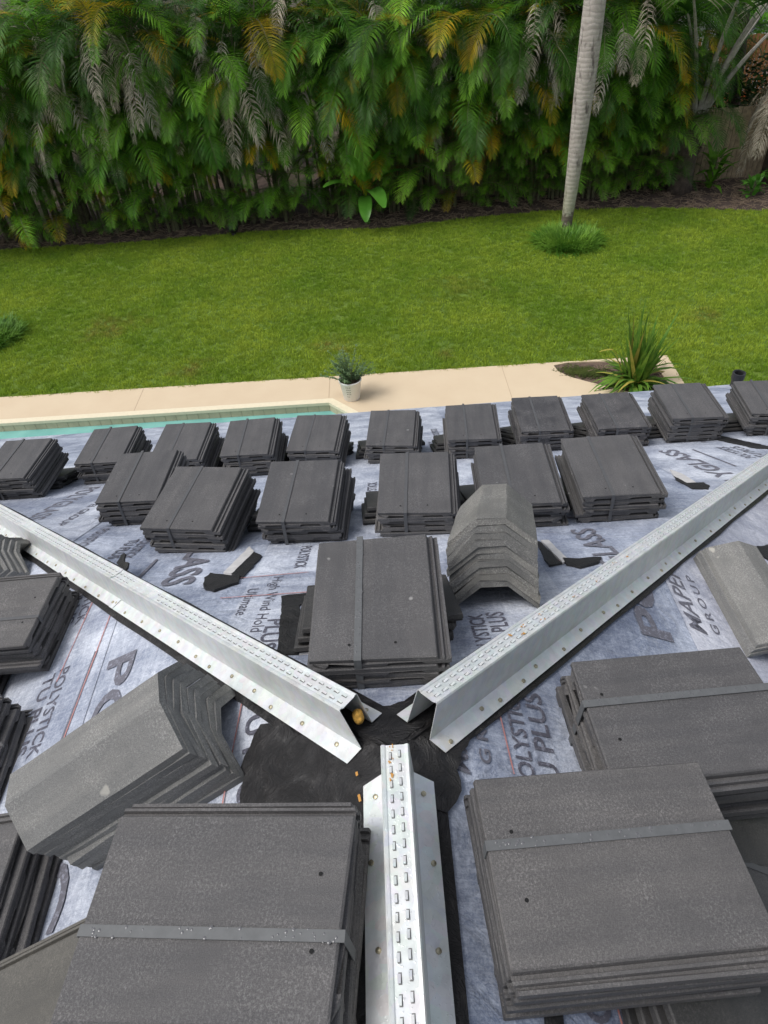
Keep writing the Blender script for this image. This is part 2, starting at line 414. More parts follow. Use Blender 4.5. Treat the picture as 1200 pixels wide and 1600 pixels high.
# ------------------------------------------------------------------ ground and yard structure
def poly_obj(name, outer, mat, z0, z1=None, parent=None, holes=()):
    """flat polygon (with holes), extruded down to z1"""
    loops = [outer] + list(holes)
    tl = [[Vector((x, y, 0)) for x, y in lp] for lp in loops]
    tris = tessellate_polygon(tl)
    flat = [p for lp in loops for p in lp]
    vs = [(x, y, z0) for x, y in flat]; fs = []
    for t in tris:
        a, b_, c_ = [Vector((*flat[i], 0)) for i in t]
        fs.append(tuple(t) if (b_ - a).cross(c_ - a).z > 0 else tuple(reversed(t)))
    if z1 is not None:
        k = len(vs); vs += [(x, y, z1) for x, y in flat]; o = 0
        for li, lp in enumerate(loops):
            n = len(lp)
            for i in range(n):
                a, b_ = o + i, o + (i + 1) % n; fs.append((a, b_, b_ + k, a + k))
            o += n
    me = mesh_from(name, vs, fs, mat)
    bm = bmesh.new(); bm.from_mesh(me); bmesh.ops.recalc_face_normals(bm, faces=bm.faces)
    bm.to_mesh(me); bm.free()
    return part(name, me, parent)

M['earth'] = simple('bare_earth', (0.07, 0.055, 0.035), 0.95, var=0.4, vscale=2)
g = part('ground', mesh_from('ground', [(-300, -300, GZ - .62), (300, -300, GZ - .62), (300, 300, GZ - .62), (-300, 300, GZ - .62)], [(0, 1, 2, 3)], M['earth']))
structure(g)
EDGE = [(-16, 19.3), (-10.6, 19.15), (-6.9, 18.9), (-3.3, 18.99), (-1.5, 18.75), (0.29, 18.42), (2.06, 18.65), (4.74, 18.81), (7.28, 18.48), (8.8, 18.0), (10.3, 17.48), (14, 16.3)]
# finer border with small wobble
EDGE2 = []
for (a, b_) in zip(EDGE[:-1], EDGE[1:]):
    for k in range(8):
        t = k / 8; x = a[0] + (b_[0] - a[0]) * t; y = a[1] + (b_[1] - a[1]) * t
        EDGE2.append((x, y + 0.06 * noise.noise(Vector((x * 2.3, 0, 3)))))
EDGE2.append(EDGE[-1])
def deck_y(x): return 10.866 + (x + 7.396) * (10.555 - 10.866) / (5.283 + 7.396)
lawn_poly = [(-16, deck_y(-16)), (-7.4, deck_y(-7.4)), (5.283, deck_y(5.283)), (5.238, 9.4), (5.238, 4.0), (14, 4.0)] + EDGE2[::-1]
lawn = structure(poly_obj('lawn', lawn_poly, M['turf'], GZ, GZ - .6))
bed_poly = EDGE2 + [(16, 16.0), (45, 14), (45, 60), (-45, 60), (-45, 19.4)]
M['mulch'] = simple('brown_mulch', (0.085, 0.058, 0.045), 0.95, var=0.5, vscale=4, bumpk=1.0, bscale=18)
mulch = structure(poly_obj('mulch_bed', bed_poly, M['mulch'], GZ - 0.005, GZ - .6))
side_l = structure(poly_obj('side_yard', [(14, -20), (45, -20), (45, 14), (16, 16), (14, 16.3)], M['turf'], GZ - .01, GZ - .6))

# pool deck
bedcut = [(3.171, 10.50), (3.20, 10.28), (3.36, 10.06), (3.60, 9.87), (3.84, 9.70), (4.08, 9.54), (4.30, 9.36), (4.45, 9.15), (4.5, 3.9), (4.99, 3.9), (4.985, 9.60), (4.975, 10.15), (4.86, 10.37), (4.31, 10.47), (3.9, 10.53), (3.45, 10.56)]
POOL = [(-13.5, 10.06), (-0.996, 9.803), (-0.60, 9.37), (-0.60, 6.4), (-13.5, 6.4)]
def inset_poly(p, d):
    out = []; n = len(p)
    for i in range(n):
        a, b_, c_ = Vector(p[i - 1]), Vector(p[i]), Vector(p[(i + 1) % n])
        e1 = (b_ - a).normalized(); e2 = (c_ - b_).normalized()
        n1 = Vector((e1.y, -e1.x)); n2 = Vector((e2.y, -e2.x))
        bis = (n1 + n2).normalized(); out.append(tuple(b_ + bis * (d / max(0.3, bis.dot(n1)))))
    return out
POOLIN = POOL
POOLOUT = inset_poly(POOL, -0.12)
deck_outer = [(-16, POOLOUT[0][1]), POOLOUT[0], POOLOUT[1], POOLOUT[2], POOLOUT[3], (-.48, 3.9), (4.5, 3.9)] + bedcut[7::-1] + bedcut[:8:-1] + [(5.236, 3.9), (5.238, 9.4), (5.283, deck_y(5.283)), (-7.4, deck_y(-7.4)), (-16, deck_y(-16))]
deck = structure(poly_obj('pool_deck', deck_outer, M['deck'], GZ + 0.02, GZ - 0.35))
structure(poly_obj('patio', [(-16, 3.9), (-.481, 3.9), (-.481, POOLOUT[3][1] - .001), (-13.62, POOLOUT[3][1] - .001), (-13.62, POOLOUT[0][1] - .002), (-16, POOLOUT[0][1] - .002)], M['deck'], GZ + 0.02, GZ - .35))
M['joint'] = simple('deck_joint', (0.45, 0.34, 0.235), 0.9)
for (jx, jw) in ((-1.03, .012), (-4.6, .008), (2.2, .008)):
    mb = MB(); ya = 9.95 if jx < -.5 else 6.0; yb = deck_y(jx) - .004; mb.box((jx + .02, (ya + yb) / 2, GZ + .0205), (jw, yb - ya, .003)); part('expansion_joint', mb.mesh('expansion_joint', M['joint']), deck)
structure(poly_obj('pool_coping', POOLOUT, M['coping'], GZ + 0.026, GZ - 0.03, holes=[inset_poly(POOL, 0.02)]))
pool_wall = structure(poly_obj('pool_wall', POOLOUT, M['grout'], GZ - 0.02, GZ - 0.55, holes=[POOLIN]))
structure(poly_obj('pool_water', inset_poly(POOL, -0.01), M['water'], GZ - 0.155))
# waterline tiles, one by one
tm = MB(); tm.box((0, 0, 0), (0.192, 0.012, 0.13)); tme = tm.mesh('pool_tile', M['glaze'])
def tile_run(a, b_, nrm):
    a, b_ = Vector((*a, 0)), Vector((*b_, 0)); L = (b_ - a).length; n = int(L / 0.2); d = (b_ - a) / L
    for i in range(n):
        p = a + d * (0.1 + i * 0.2) + Vector((*nrm, 0)) * (0.004 + 0.0015 * random.random())
        p.z = GZ - 0.098
        part('pool_tile', tme, pool_wall, Matrix.Translation(p) @ Matrix.Rotation(math.atan2(d.y, d.x), 4, 'Z'))
tile_run((-8.6, 9.959), (-0.996, 9.803), (0, -1)); tile_run((-0.996, 9.803), (-0.60, 9.37), (-0.74, -0.67))
structure(poly_obj('planting_bed', bedcut, M['soil'], GZ - 0.0, GZ - 0.3))

# turf blades: instances over the lawn
def tuft_mesh(name, n, h, spread, w, mat, seed):
    rng = random.Random(seed); mb = MB()
    for i in range(n):
        a = rng.uniform(0, 2 * PI); r = spread * math.sqrt(rng.random()); x, y = r * math.cos(a), r * math.sin(a)
        hh = h * rng.uniform(0.6, 1.2); lean = rng.uniform(0.1, 0.7) * hh; b_ = rng.uniform(0, 2 * PI)
        dx, dy = math.cos(b_), math.sin(b_); px_, py_ = -dy * w / 2, dx * w / 2
        p1 = (x + dx * lean * .35, y + dy * lean * .35, hh * .6); p2 = (x + dx * lean, y + dy * lean, hh)
        mb.add([(x - px_, y - py_, 0), (x + px_, y + py_, 0), (p1[0] + px_ * .8, p1[1] + py_ * .8, p1[2]), (p1[0] - px_ * .8, p1[1] - py_ * .8, p1[2]), p2],
               [(0, 1, 2, 3), (3, 2, 4)])
    return mb.mesh(name, mat)
def scatter(name, surf_poly, z, density, inst_objs, smin, smax, seed=0, parent=None):
    """geometry-nodes scatter of collection members over a polygon"""
    o = poly_obj(name, surf_poly, M['turf'], z)
    c = bpy.data.collections.new(name + '_pieces')
    for io in inst_objs: c.objects.link(io)
    ng = bpy.data.node_groups.new(name, 'GeometryNodeTree')
    ng.interface.new_socket('Geometry', in_out='INPUT', socket_type='NodeSocketGeometry')
    ng.interface.new_socket('Geometry', in_out='OUTPUT', socket_type='NodeSocketGeometry')
    gi = ng.nodes.new('NodeGroupInput'); go = ng.nodes.new('NodeGroupOutput')
    dp = ng.nodes.new('GeometryNodeDistributePointsOnFaces'); dp.inputs['Density'].default_value = density; dp.inputs['Seed'].default_value = seed
    ci = ng.nodes.new('GeometryNodeCollectionInfo'); ci.inputs['Collection'].default_value = c
    ci.inputs['Separate Children'].default_value = True; ci.inputs['Reset Children'].default_value = True
    ip = ng.nodes.new('GeometryNodeInstanceOnPoints'); ip.inputs['Pick Instance'].default_value = True
    rv = ng.nodes.new('FunctionNodeRandomValue'); rv.data_type = 'FLOAT_VECTOR'
    rv.inputs[0].default_value = (-0.15, -0.15, 0); rv.inputs[1].default_value = (0.15, 0.15, 6.283)
    rs = ng.nodes.new('FunctionNodeRandomValue'); rs.data_type = 'FLOAT'
    rs.inputs[2].default_value = smin; rs.inputs[3].default_value = smax
    L = ng.links.new
    L(gi.outputs[0], dp.inputs['Mesh']); L(dp.outputs['Points'], ip.inputs['Points']); L(ci.outputs[0], ip.inputs['Instance'])
    L(rv.outputs[0], ip.inputs['Rotation']); L(rs.outputs[1], ip.inputs['Scale']); L(ip.outputs[0], go.inputs[0])
    md = o.modifiers.new('scatter', 'NODES'); md.node_group = ng
    return stuff(o)
tufts = [bpy.data.objects.new('grass_tuft', tuft_mesh('grass_tuft', 16, 0.045, 0.06, 0.007, M['grass_blade'], s)) for s in range(4)]
scatter('grass', [(x, y - 0.01) for x, y in lawn_poly], GZ + 0.002, 330, tufts, 0.7, 1.35)
def twig_mesh(seed):
    rng = random.Random(seed); mb = MB()
    for i in range(5):
        a = rng.uniform(0, 2 * PI); l = rng.uniform(0.05, 0.22); x, y = rng.uniform(-.1, .1), rng.uniform(-.1, .1)
        mb.box((0, 0, 0), (l, rng.uniform(.004, .014), .006), 0, Matrix.Translation((x, y, rng.uniform(.0, .03))) @ Matrix.Rotation(a, 4, 'Z') @ Matrix.Rotation(rng.uniform(-.3, .3), 4, 'Y'))
    return mb.mesh('leaf_litter', M['twig'])
twigs = [bpy.data.objects.new('leaf_litter_piece', twig_mesh(s)) for s in range(4)]
scatter('leaf_litter', [(x, y + .08) for x, y in EDGE2] + [(14, 20.3), (-16, 20.3)], GZ + 0.002, 26, twigs, 0.6, 1.5, 3)
scatter('bed_litter', [(3.3, 10.42), (3.45, 10.1), (4.3, 9.48), (4.55, 8.8), (4.93, 8.8), (4.93, 10.1), (4.7, 10.33)], GZ + 0.005, 90, twigs, 0.3, 0.7, 5)

# ------------------------------------------------------------------ the house under the roof
house = thing('house', 'single storey house with a hip roof laid with printed underlayment, ready for tiling', 'house', loc=(0, 0, GZ))
def hpart(name, me): 
    o = part(name, me, house); o.matrix_parent_inverse = Matrix.Translation((0, 0, -GZ)); return o
BACK = -6.0
WX = EAVE - 0.55
mb = MB()
mb.box((-WX, (BACK + WX) / 2, (GZ - 2.95) / 2), (0.2, WX - BACK, -2.95 - GZ)); hpart('wall', mb.mesh('wall', M['stucco']))
mb = MB(); mb.box((WX, (BACK + WX) / 2, (GZ - 2.95) / 2), (0.2, WX - BACK, -2.95 - GZ)); hpart('wall', mb.mesh('wall', M['stucco']))
mb = MB(); mb.box((0, WX - .11, (GZ - 2.95) / 2), (2 * WX - .2, 0.2, -2.95 - GZ)); hpart('wall', mb.mesh('wall', M['stucco']))
ez = -EAVE * T
mb = MB(); mb.box((0, EAVE - .015, ez - .11), (2 * EAVE, .03, .16)); hpart('fascia', mb.mesh('fascia', M['fascia']))
for s in (-1, 1):
    mb = MB(); mb.box((s * (EAVE - .015), (EAVE - .03 + BACK) / 2, ez - .11), (.03, EAVE - .03 - BACK, .16)); hpart('fascia', mb.mesh('fascia', M['fascia']))
mb = MB(); mb.box((0, (EAVE - .03 + BACK) / 2, ez - .2), (2 * EAVE - .06, EAVE - .04 - BACK, .02)); hpart('soffit', mb.mesh('soffit', M['fascia']))
# drip edge
M['drip'] = simple('drip_edge', (0.5, 0.5, 0.5), 0.5, 0.5)
mb = MB(); mb.box((0, EAVE + .004, ez - .045), (2 * EAVE, .006, .07)); hpart('drip_edge', mb.mesh('drip_edge', M['drip']))
# roof boarding
def roof_sheet(name, side, lo, hi, d0, d1, lift, mat, thick=0.003):
    """sheet between along-eave coordinate lo..hi and downslope distance d0..d1 (horizontal), clipped by the hips, slightly rippled"""
    vs = []; fs = []
    na = max(2, int((hi - lo) / 0.10)); nd = max(2, int((d1 - d0) / 0.10))
    A, D = PL[side]; n = D * SR + ZU * CR
    def pt(a, d):
        if side == 'F':
            x, y = a, max(d, abs(a))
        else:
            x = d; y = min(a, d); x = -x if side == 'L' else x
        return x, y
    for i in range(na + 1):
        for j in range(nd + 1):
            a = lo + (hi - lo) * i / na; d = d0 + (d1 - d0) * j / nd
            x, y = pt(a, d)
            h = lift + 0.0008 * noise.noise(Vector((x * 5, y * 5, lo))) 
            vs.append(onplane(side, x, y, h))
    for i in range(na):
        for j in range(nd):
            k = i * (nd + 1) + j
            q = [vs[t] for t in (k, k + nd + 1, k + nd + 2, k + 1)]
            ar = (q[2] - q[0]).cross(q[3] - q[1])
            if ar.length < 1e-6: continue
            f = (k, k + nd + 1, k + nd + 2, k + 1)
            fs.append(f if ar.dot(n) > 0 else f[::-1])
    me = mesh_from(name, vs, fs, mat)
    return me
SHEET_W = 0.98
k = 0
for x0 in [-5.28 + i * 0.96 for i in range(11)]:
    x1 = min(EAVE, x0 + SHEET_W + .02)
    lo_d = 0 if x0 * x1 < 0 else min(abs(x0), abs(x1))
    mat = M['underlay_pale'] if k % 2 else M['underlay_blue']
    hpart('underlayment_sheet', roof_sheet('underlayment_sheet', 'F', x0, x1, lo_d, EAVE, 0.003 + 0.0022 * (k % 2), mat)); k += 1
for side in 'LR':
    for j in range(6):
        d0 = j * 0.90; d1 = min(EAVE, d0 + 0.93)
        mat = (M['underlay_blue'] if j % 2 == 0 else M['underlay_bright']) if side == 'R' else (M['underlay_pale'] if j == 0 else M['underlay_pale'] if j % 2 else M['underlay_bright'])
        hpart('underlayment_sheet', roof_sheet('underlayment_sheet', side, BACK, EAVE, d0, d1, 0.003 + 0.0022 * (j % 2), mat))

# ---- print on the membrane
def text_mesh(s, size, sx=1.0, bold=0.02, shear=0.0, space=1.0):
    cu = bpy.data.curves.new('print', 'FONT'); cu.body = s; cu.size = size; cu.offset = bold * size; cu.shear = shear
    cu.space_character = space; cu.resolution_u = 3
    to = bpy.data.objects.new('tmp', cu); COL.objects.link(to)
    dg = bpy.context.evaluated_depsgraph_get(); me = bpy.data.meshes.new_from_object(to.evaluated_get(dg))
    bpy.data.objects.remove(to); bpy.data.curves.remove(cu)
    if len(me.vertices):
        mx = max(v.co.x for v in me.vertices); mn = min(v.co.x for v in me.vertices)
    return me, mn, mx
def printed(side, s, x, y, width, height, flip=False, mat='print_grey', bold=0.016, shear=0.0, space=1.0, lift=0.0066):
    """x,y = where the baseline starts; width along the roll; height of the capitals"""
    size = height / 0.70
    me, mn, mx = text_mesh(s, size, 1, bold, shear, space)
    k = width / (mx - mn)
    A, D = PL[side]; n = (D * SR + ZU * CR); up = (ZU * SR * 1.0 - D * CR)
    if side == 'L': ex = Vector((0, -1, 0)); ey = up
    elif side == 'R': ex = Vector((0, 1, 0)); ey = up
    elif not flip: ex = Vector((0, CR, -SR)); ey = Vector((-1, 0, 0))
    else: ex = Vector((0, -CR, SR)); ey = Vector((1, 0, 0))
    o = onplane(side, x, y, lift)
    for v in me.vertices: v.co = Vector(((v.co.x - mn) * k, v.co.y, 0))
    mtx = basis(o, ex, ey, n)
    me.transform(mtx)
    bm = bmesh.new(); bm.from_mesh(me)
    cuts = {'L': [(Vector((1, 1, 0)), 0)], 'R': [(Vector((-1, 1, 0)), 0)], 'F': [(Vector((1, -1, 0)), 0), (Vector((-1, -1, 0)), 0), (Vector((0, 1, 0)), EAVE)]}[side]
    for nn, dd in cuts:
        bmesh.ops.bisect_plane(bm, geom=bm.verts[:] + bm.edges[:] + bm.faces[:], plane_co=nn.normalized() * dd, plane_no=nn, clear_outer=True)
    bm.to_mesh(me); bm.free()
    if not me.polygons: bpy.data.meshes.remove(me); return None
    me.materials.clear(); me.materials.append(M[mat]); me.name = 'lettering'
    return hpart('lettering', me)
P = printed
# left slope
P('L', 'POLYGLASS', -0.870, 0.607, 1.30, 0.112); pass
P('L', 'POLYSTICK', -1.086, 0.669, 0.315, 0.046, mat='print_dark'); P('L', 'TU PLUS', -1.146, 0.665, 0.29, 0.050, mat='print_dark')
P('L', 'POLYSTICK', -1.100, 1.15, 0.29, 0.046, mat='print_dark'); P('L', 'TU PLUS', -1.160, 1.17, 0.29, 0.050, mat='print_dark')
P('L', 'TU PLUS', -0.345, 0.262, 0.31, 0.058, mat='print_dark'); P('L', 'POLYSTICK', -0.285, 0.262, 0.31, 0.036)
P('L', 'POLYSTICK', -0.96, 0.30, 0.3, 0.04, mat='print_dark')
P('L', 'POLY', -0.925, 0.14, 0.14, 0.045, mat='print_dark')
# right slope
P('R', 'POLYGLASS', 0.820, 0.515, 1.25, 0.110, bold=0.026); P('R', 'MAPEI', 0.965, 0.585, 0.26, 0.060, shear=0.25)
P('R', 'GROUP', 1.020, 0.60, 0.25, 0.030, space=1.4); P('R', 'MAPEI', 0.150, -0.02, 0.18, 0.040, shear=0.25)
P('R', 'G R O U P', 0.200, 0.012, 0.23, 0.027); P('R', 'POLYSTICK', 0.292, -0.03, 0.26, 0.040, mat='print_dark')
P('R', 'TU PLUS', 0.348, -0.05, 0.27, 0.048, mat='print_dark'); P('R', 'POLYGLASS', 0.34, -0.62, 0.42, 0.055, mat='print_dark')
P('R', 'MAPEI', 0.40, -0.60, 0.25, 0.040, mat='print_dark'); P('R', 'TU PLUS', 1.2, 1.25, 0.27, 0.048, mat='print_dark')
# front slope
P('F', 'POLYGLASS', 1.700, 1.47, 1.14, 0.100, bold=0.026); P('F', 'POLYGLASS', 1.70, 2.88, 1.2, 0.1)
P('F', 'POLYSTICK', 1.98, 2.15, 0.36, 0.05); P('F', 'TU PLUS', 2.05, 2.15, 0.34, 0.05); P('F', 'POLYSTICK', 1.98, 2.62, 0.36, 0.05)
P('F', 'MAPEI GROUP', 1.34, 2.35, 0.55, 0.05); P('F', 'POLYGLASS', 2.45, 2.60, 1.25, 0.1)
P('F', 'POLYGLASS', 0.795, 1.36, 0.9, 0.100, flip=False); P('F', 'GLASS', 0.80, 0.83, 0.44, 0.090)
P('F', 'POLYSTICK', 0.266, 0.32, 0.27, 0.042, mat='print_dark'); P('F', 'PLUS', 0.325, 0.45, 0.13, 0.050, mat='print_dark')
P('F', 'POLYGLASS', -0.800, 1.86, 1.03, 0.112, flip=True, bold=0.026); P('F', 'POLYSTICK', -1.07, 1.50, 0.27, 0.042, flip=True, mat='print_dark')
P('F', 'TU PLUS', -1.13, 1.50, 0.26, 0.045, flip=True, mat='print_dark'); P('F', 'POLYGLASS', -1.86, 2.62, 0.75, 0.100, flip=True)
P('F', 'MAPEI GROUP', -1.62, 2.36, 0.62, 0.042, flip=True, mat='print_dark'); P('F', 'POLYSTICK', -1.46, 2.25, 0.42, 0.042, flip=True, mat='print_dark')
P('F', 'POLYSTICK', -1.35, 1.70, 0.3, 0.045, flip=True, mat='print_dark'); P('F', 'Ultimate', -0.47, 0.86, 0.22, 0.036, flip=True, bold=0, mat='print_dark')
P('F', 'High Wind Hold', -0.40, 0.95, 0.45, 0.036, flip=True, bold=0, mat='print_dark'); P('F', 'PLUS', -0.36, 0.62, 0.2, 0.05, flip=True, mat='print_dark')
P('F', 'POLYSTICK', -0.34, 1.25, 0.26, 0.042, flip=True, mat='print_dark')
for (x, y) in ((0.42, 3.55), (0.36, 3.0), (-0.05, 1.9), (-0.5, 3.6), (-1.0, 3.5), (1.1, 3.6), (-1.6, 3.7), (1.9, 3.8), (0.05, 3.7)):
    P('F', 'POLYSTICK', x, y, 0.36, 0.05, mat='print_dark'); P('F', 'POLYGLASS', x + .17, y - .2, 0.9, 0.09)
# thin printed rules and red chalk lines
def strip(side, p, q, w, mat, name, lift=0.0070):
    A, D = PL[side]; n = (D * SR + ZU * CR)
    a = onplane(side, *p, lift); b_ = onplane(side, *q, lift); d = (b_ - a).normalized(); s = d.cross(n) * (w / 2)
    nseg = max(1, int((b_ - a).length / .08)); vs = []; fs = []
    for i in range(nseg + 1):
        c = a + (b_ - a) * i / nseg + n * 0.0; ww = 1 + 0.3 * noise.noise(c * 20); vs += [c - s * ww, c + s * ww]
        if i: fs.append((2 * i - 2, 2 * i - 1, 2 * i + 1, 2 * i))
    return hpart(name, mesh_from(name, vs, fs, mat))
strip('L', (-.945, .68), (-.962, .36), .014, M['print_grey'], 'printed_rule')
strip('F', (-.909, 1.22), (-.910, 1.0), .012, M['print_grey'], 'printed_rule')
strip('F', (1.79, 2.45), (1.79, 2.0), .014, M['print_grey'], 'printed_rule')
for (a, b_) in (((-.93, 1.0), (-.97, .0)), ((-1.05, .95), (-1.08, .62)), ((-.365, .26), (-.385, -.1))):
    strip('L', a, b_, .004, M['print_red'], 'chalk_line', .0076)
for (a, b_) in (((-.60, .958), (-.28, .972)), ((-.55, .80), (-.22, .80)), ((.55, .92), (.70, .90))):
    strip('F', a, b_, .0045, M['print_red'], 'chalk_line', .0076)
strip('R', (.245, .0), (.235, .19), .004, M['print_red'], 'chalk_line'); strip('R', (.36, -.6), (.35, -.3), .004, M['print_red'], 'chalk_line')

M['release'] = simple('release_strip', (0.52, 0.51, 0.50), 0.7, var=0.12, vscale=30)
# ---- mastic: bands under the hip and ridge metal, the pool at the apex, patches
def blob(side, pts, name='mastic_patch', lift=0.0112, amp=0.008, mat=None, sub=7):
    """closed outline on a roof plane with a ragged edge and some thickness"""
    A, D = PL[side]; n = (D * SR + ZU * CR); ring = []
    m_ = len(pts)
    for i in range(m_):
        a = Vector((*pts[i], 0)); b_ = Vector((*pts[(i + 1) % m_], 0)); L = (b_ - a).length; s = max(2, min(40, int(L / 0.02)))
        nn = Vector((-(b_ - a).y, (b_ - a).x, 0)).normalized()
        for k in range(s):
            p = a + (b_ - a) * k / s; p += nn * amp * (noise.noise(p * 28 + Vector((0, 0, 4))) + .6 * noise.noise(p * 75))
            ring.append(p)
    tris = tessellate_polygon([ring]); vs = [onplane(side, p.x, p.y, lift) for p in ring]; fs = []
    for t in tris:
        q = [vs[i] for i in t]; fs.append(tuple(t) if (q[1] - q[0]).cross(q[2] - q[0]).dot(n) > 0 else tuple(reversed(t)))
    k = len(vs); vs += [onplane(side, p.x, p.y, 0.005) for p in ring]
    for i in range(k): j = (i + 1) % k; fs.append((i, j, j + k, i + k))
    return hpart(name, mesh_from(name, vs, fs, mat or M['tar']))
w = 0.108
blob('F', [(0.0, -0.012), (EAVE - .05, EAVE - .03), (EAVE - .05 - w, EAVE - .03), (0.0, w + .02)], 'mastic_band')
blob('F', [(-0.0, -0.012), (-0.0, w + .02), (-EAVE + .05 + w, EAVE - .03), (-EAVE + .05, EAVE - .03)], 'mastic_band')
blob('R', [(0.0, .012), (0.112, 0.012), (EAVE - .03, EAVE - .05 - w), (EAVE - .03, EAVE - .03)], 'mastic_band')
blob('L', [(-0.0, .012), (-EAVE + .03, EAVE - .03), (-EAVE + .03, EAVE - .05 - w), (-0.112, 0.0)], 'mastic_band')
for side, s in (('R', 1), ('L', -1)):
    wd = 0.092
    blob(side, [(s * .005, 0), (s * .005, BACK), (s * wd, BACK), (s * wd, -0.02)], 'mastic_band', 0.0125)
blob('L', [(-.01, .01), (-.30, .17), (-.335, .10), (-.325, -.01), (-.20, -.10), (-.01, -.10)], lift=.0155, amp=.014)
blob('R', [(.01, .02), (.17, .08), (.135, .02), (.122, -.06), (.09, -.11), (.01, -.10)], lift=.0150, amp=.010)
blob('F', [(-.13, .11), (-.07, .155), (.00, .135), (.06, .16), (.12, .12), (0, .0)], lift=.0150, amp=.012)
blob('F', [(-0.522, 1.216), (-0.482, 1.166), (-0.511, 0.96), (-0.561, 0.998)], amp=.005); blob('F', [(-0.653, 0.974), (-0.64, 1.018), (-0.599, 0.993), (-0.523, 0.974), (-0.519, 0.917), (-0.559, 0.881), (-0.584, 0.854), (-0.625, 0.877)], amp=.010, lift=.0142)
blob('F', [(-.343, .775), (-.296, .40), (-.243, .40), (-.275, .70), (-.17, .73), (-.17, .80)], amp=.007)
blob('F', [(0.552, 1.115), (0.566, 1.105), (0.587, 0.885), (0.538, 0.871)], amp=.005); blob('F', [(0.6, 0.923), (0.652, 0.908), (0.727, 0.905), (0.704, 0.863), (0.637, 0.841), (0.596, 0.872)], amp=.010, lift=.0142)
blob('F', [(1.419, 1.885), (1.428, 1.741), (1.493, 1.734), (1.489, 1.675), (1.458, 1.626), (1.4, 1.654), (1.4, 1.812)], amp=.008)
blob('F', [(2.02, 2.75), (2.10, 2.35), (2.2, 2.3), (2.12, 2.75)], amp=.01)
blob('F', [(.37, 3.45), (.41, 3.55), (.62, 3.50), (.60, 3.40)], amp=.01)
blob('F', [(.04, 4.6), (.06, 4.75), (.28, 4.75), (.28, 4.62)], amp=.01)
blob('L', [(-.985, 1.14), (-.955, 1.13), (-.93, 1.04), (-.975, 1.00)], amp=.02)
blob('R', [(.235, -.2), (.262, -.2), (.245, -.47), (.215, -.47)], amp=.004)
blob('R', [(1.42, 1.15), (1.50, 1.20), (1.62, .95), (1.55, .90)], amp=.02)
# pale release strips beside two of the patches
blob('F', [(-0.556, 1.28), (-0.522, 1.216), (-0.561, 0.998), (-0.593, 1.016)], 'lap_edge', .0118, .003, M['release'])
blob('F', [(-.243, .70), (-.238, .40), (-.205, .40), (-.22, .70)], 'lap_edge', .0118, .003, M['release'])
blob('F', [(0.574, 1.118), (0.601, 1.112), (0.615, 0.909), (0.589, 0.884)], 'lap_edge', .0118, .003, M['release'])
blob('F', [(1.46, 2.011), (1.477, 1.921), (1.459, 1.744), (1.417, 1.744), (1.424, 1.896)], 'lap_edge', .0118, .004, M['release'])

# ------------------------------------------------------------------ roof-tile stacks
TP = [(-.150, -.003), (-.147, 0), (.146, 0), (.149, -.003), (.151, -.013), (.157, -.014), (.159, -.007), (.164, -.007), (.166, -.014), (.172, -.014), (.174, -.008), (.180, -.008), (.180, -.0255),
      (.122, -.0255), (.112, -.016), (.040, -.016), (.031, -.0255), (-.031, -.0255), (-.040, -.016), (-.100, -.016), (-.110, -.0255), (-.138, -.0255), (-.142, -.014), (-.150, -.014)]
def tile_mesh(mat, holes, seed=0):
    rng = random.Random(seed); mb = MB(); n = len(TP)
    secs = [(0.0, .90, -.0025), (.0025, 1, 0), (.4175, 1, 0), (.42, .90, -.0025)]
    chip = [(cx, cy, rng.uniform(.004, .012)) for cx in (-.15, .18) for cy in (0, .42) if rng.random() < .45] if seed else []
    for (y, k, dz) in secs:
        for (x, z) in TP:
            jx = rng.uniform(-.0012, .0012) if y in (0, .42) else 0
            p = Vector((x * (1 if k == 1 else .993), y + (jx if y in (0, .42) else 0), (z + dz) if z > -.012 else z))
            for (cx, cy, cr) in chip:
                if abs(x - cx) < .012 and abs(y - cy) < .004: p.x -= math.copysign(cr * .7, cx); p.y += cr * (1 if cy == 0 else -1); p.z -= .002
            mb.v.append(p)
    for s in range(3):
        for i in range(n):
            j = (i + 1) % n; a = s * n
            mb.f.append((a + i, a + n + i, a + n + j, a + j)); mb.m.append(0)
    mb.f.append(tuple(range(n))); mb.m.append(0); mb.f.append(tuple(3 * n + i for i in range(n))[::-1]); mb.m.append(0)
    if holes:
        for hx in (-.052, .055):
            c = Vector((hx, .046, .0006)); vs = [c + Vector((.0036 * math.cos(a * PI / 4), .0036 * math.sin(a * PI / 4), 0)) for a in range(8)]
            mb.add(vs, [tuple(range(8))], 1)
    me = mb.mesh('roof_tile', [mat, M['hole']])
    return me
TM = {k: [tile_mesh(M[mn], hl, sd) for sd in range(5)] for k, mn, hl in (('a', 'tile', True), ('o', 'tile_old', True), ('d', 'tile_dark', False), ('w', 'tile_wet', True))}
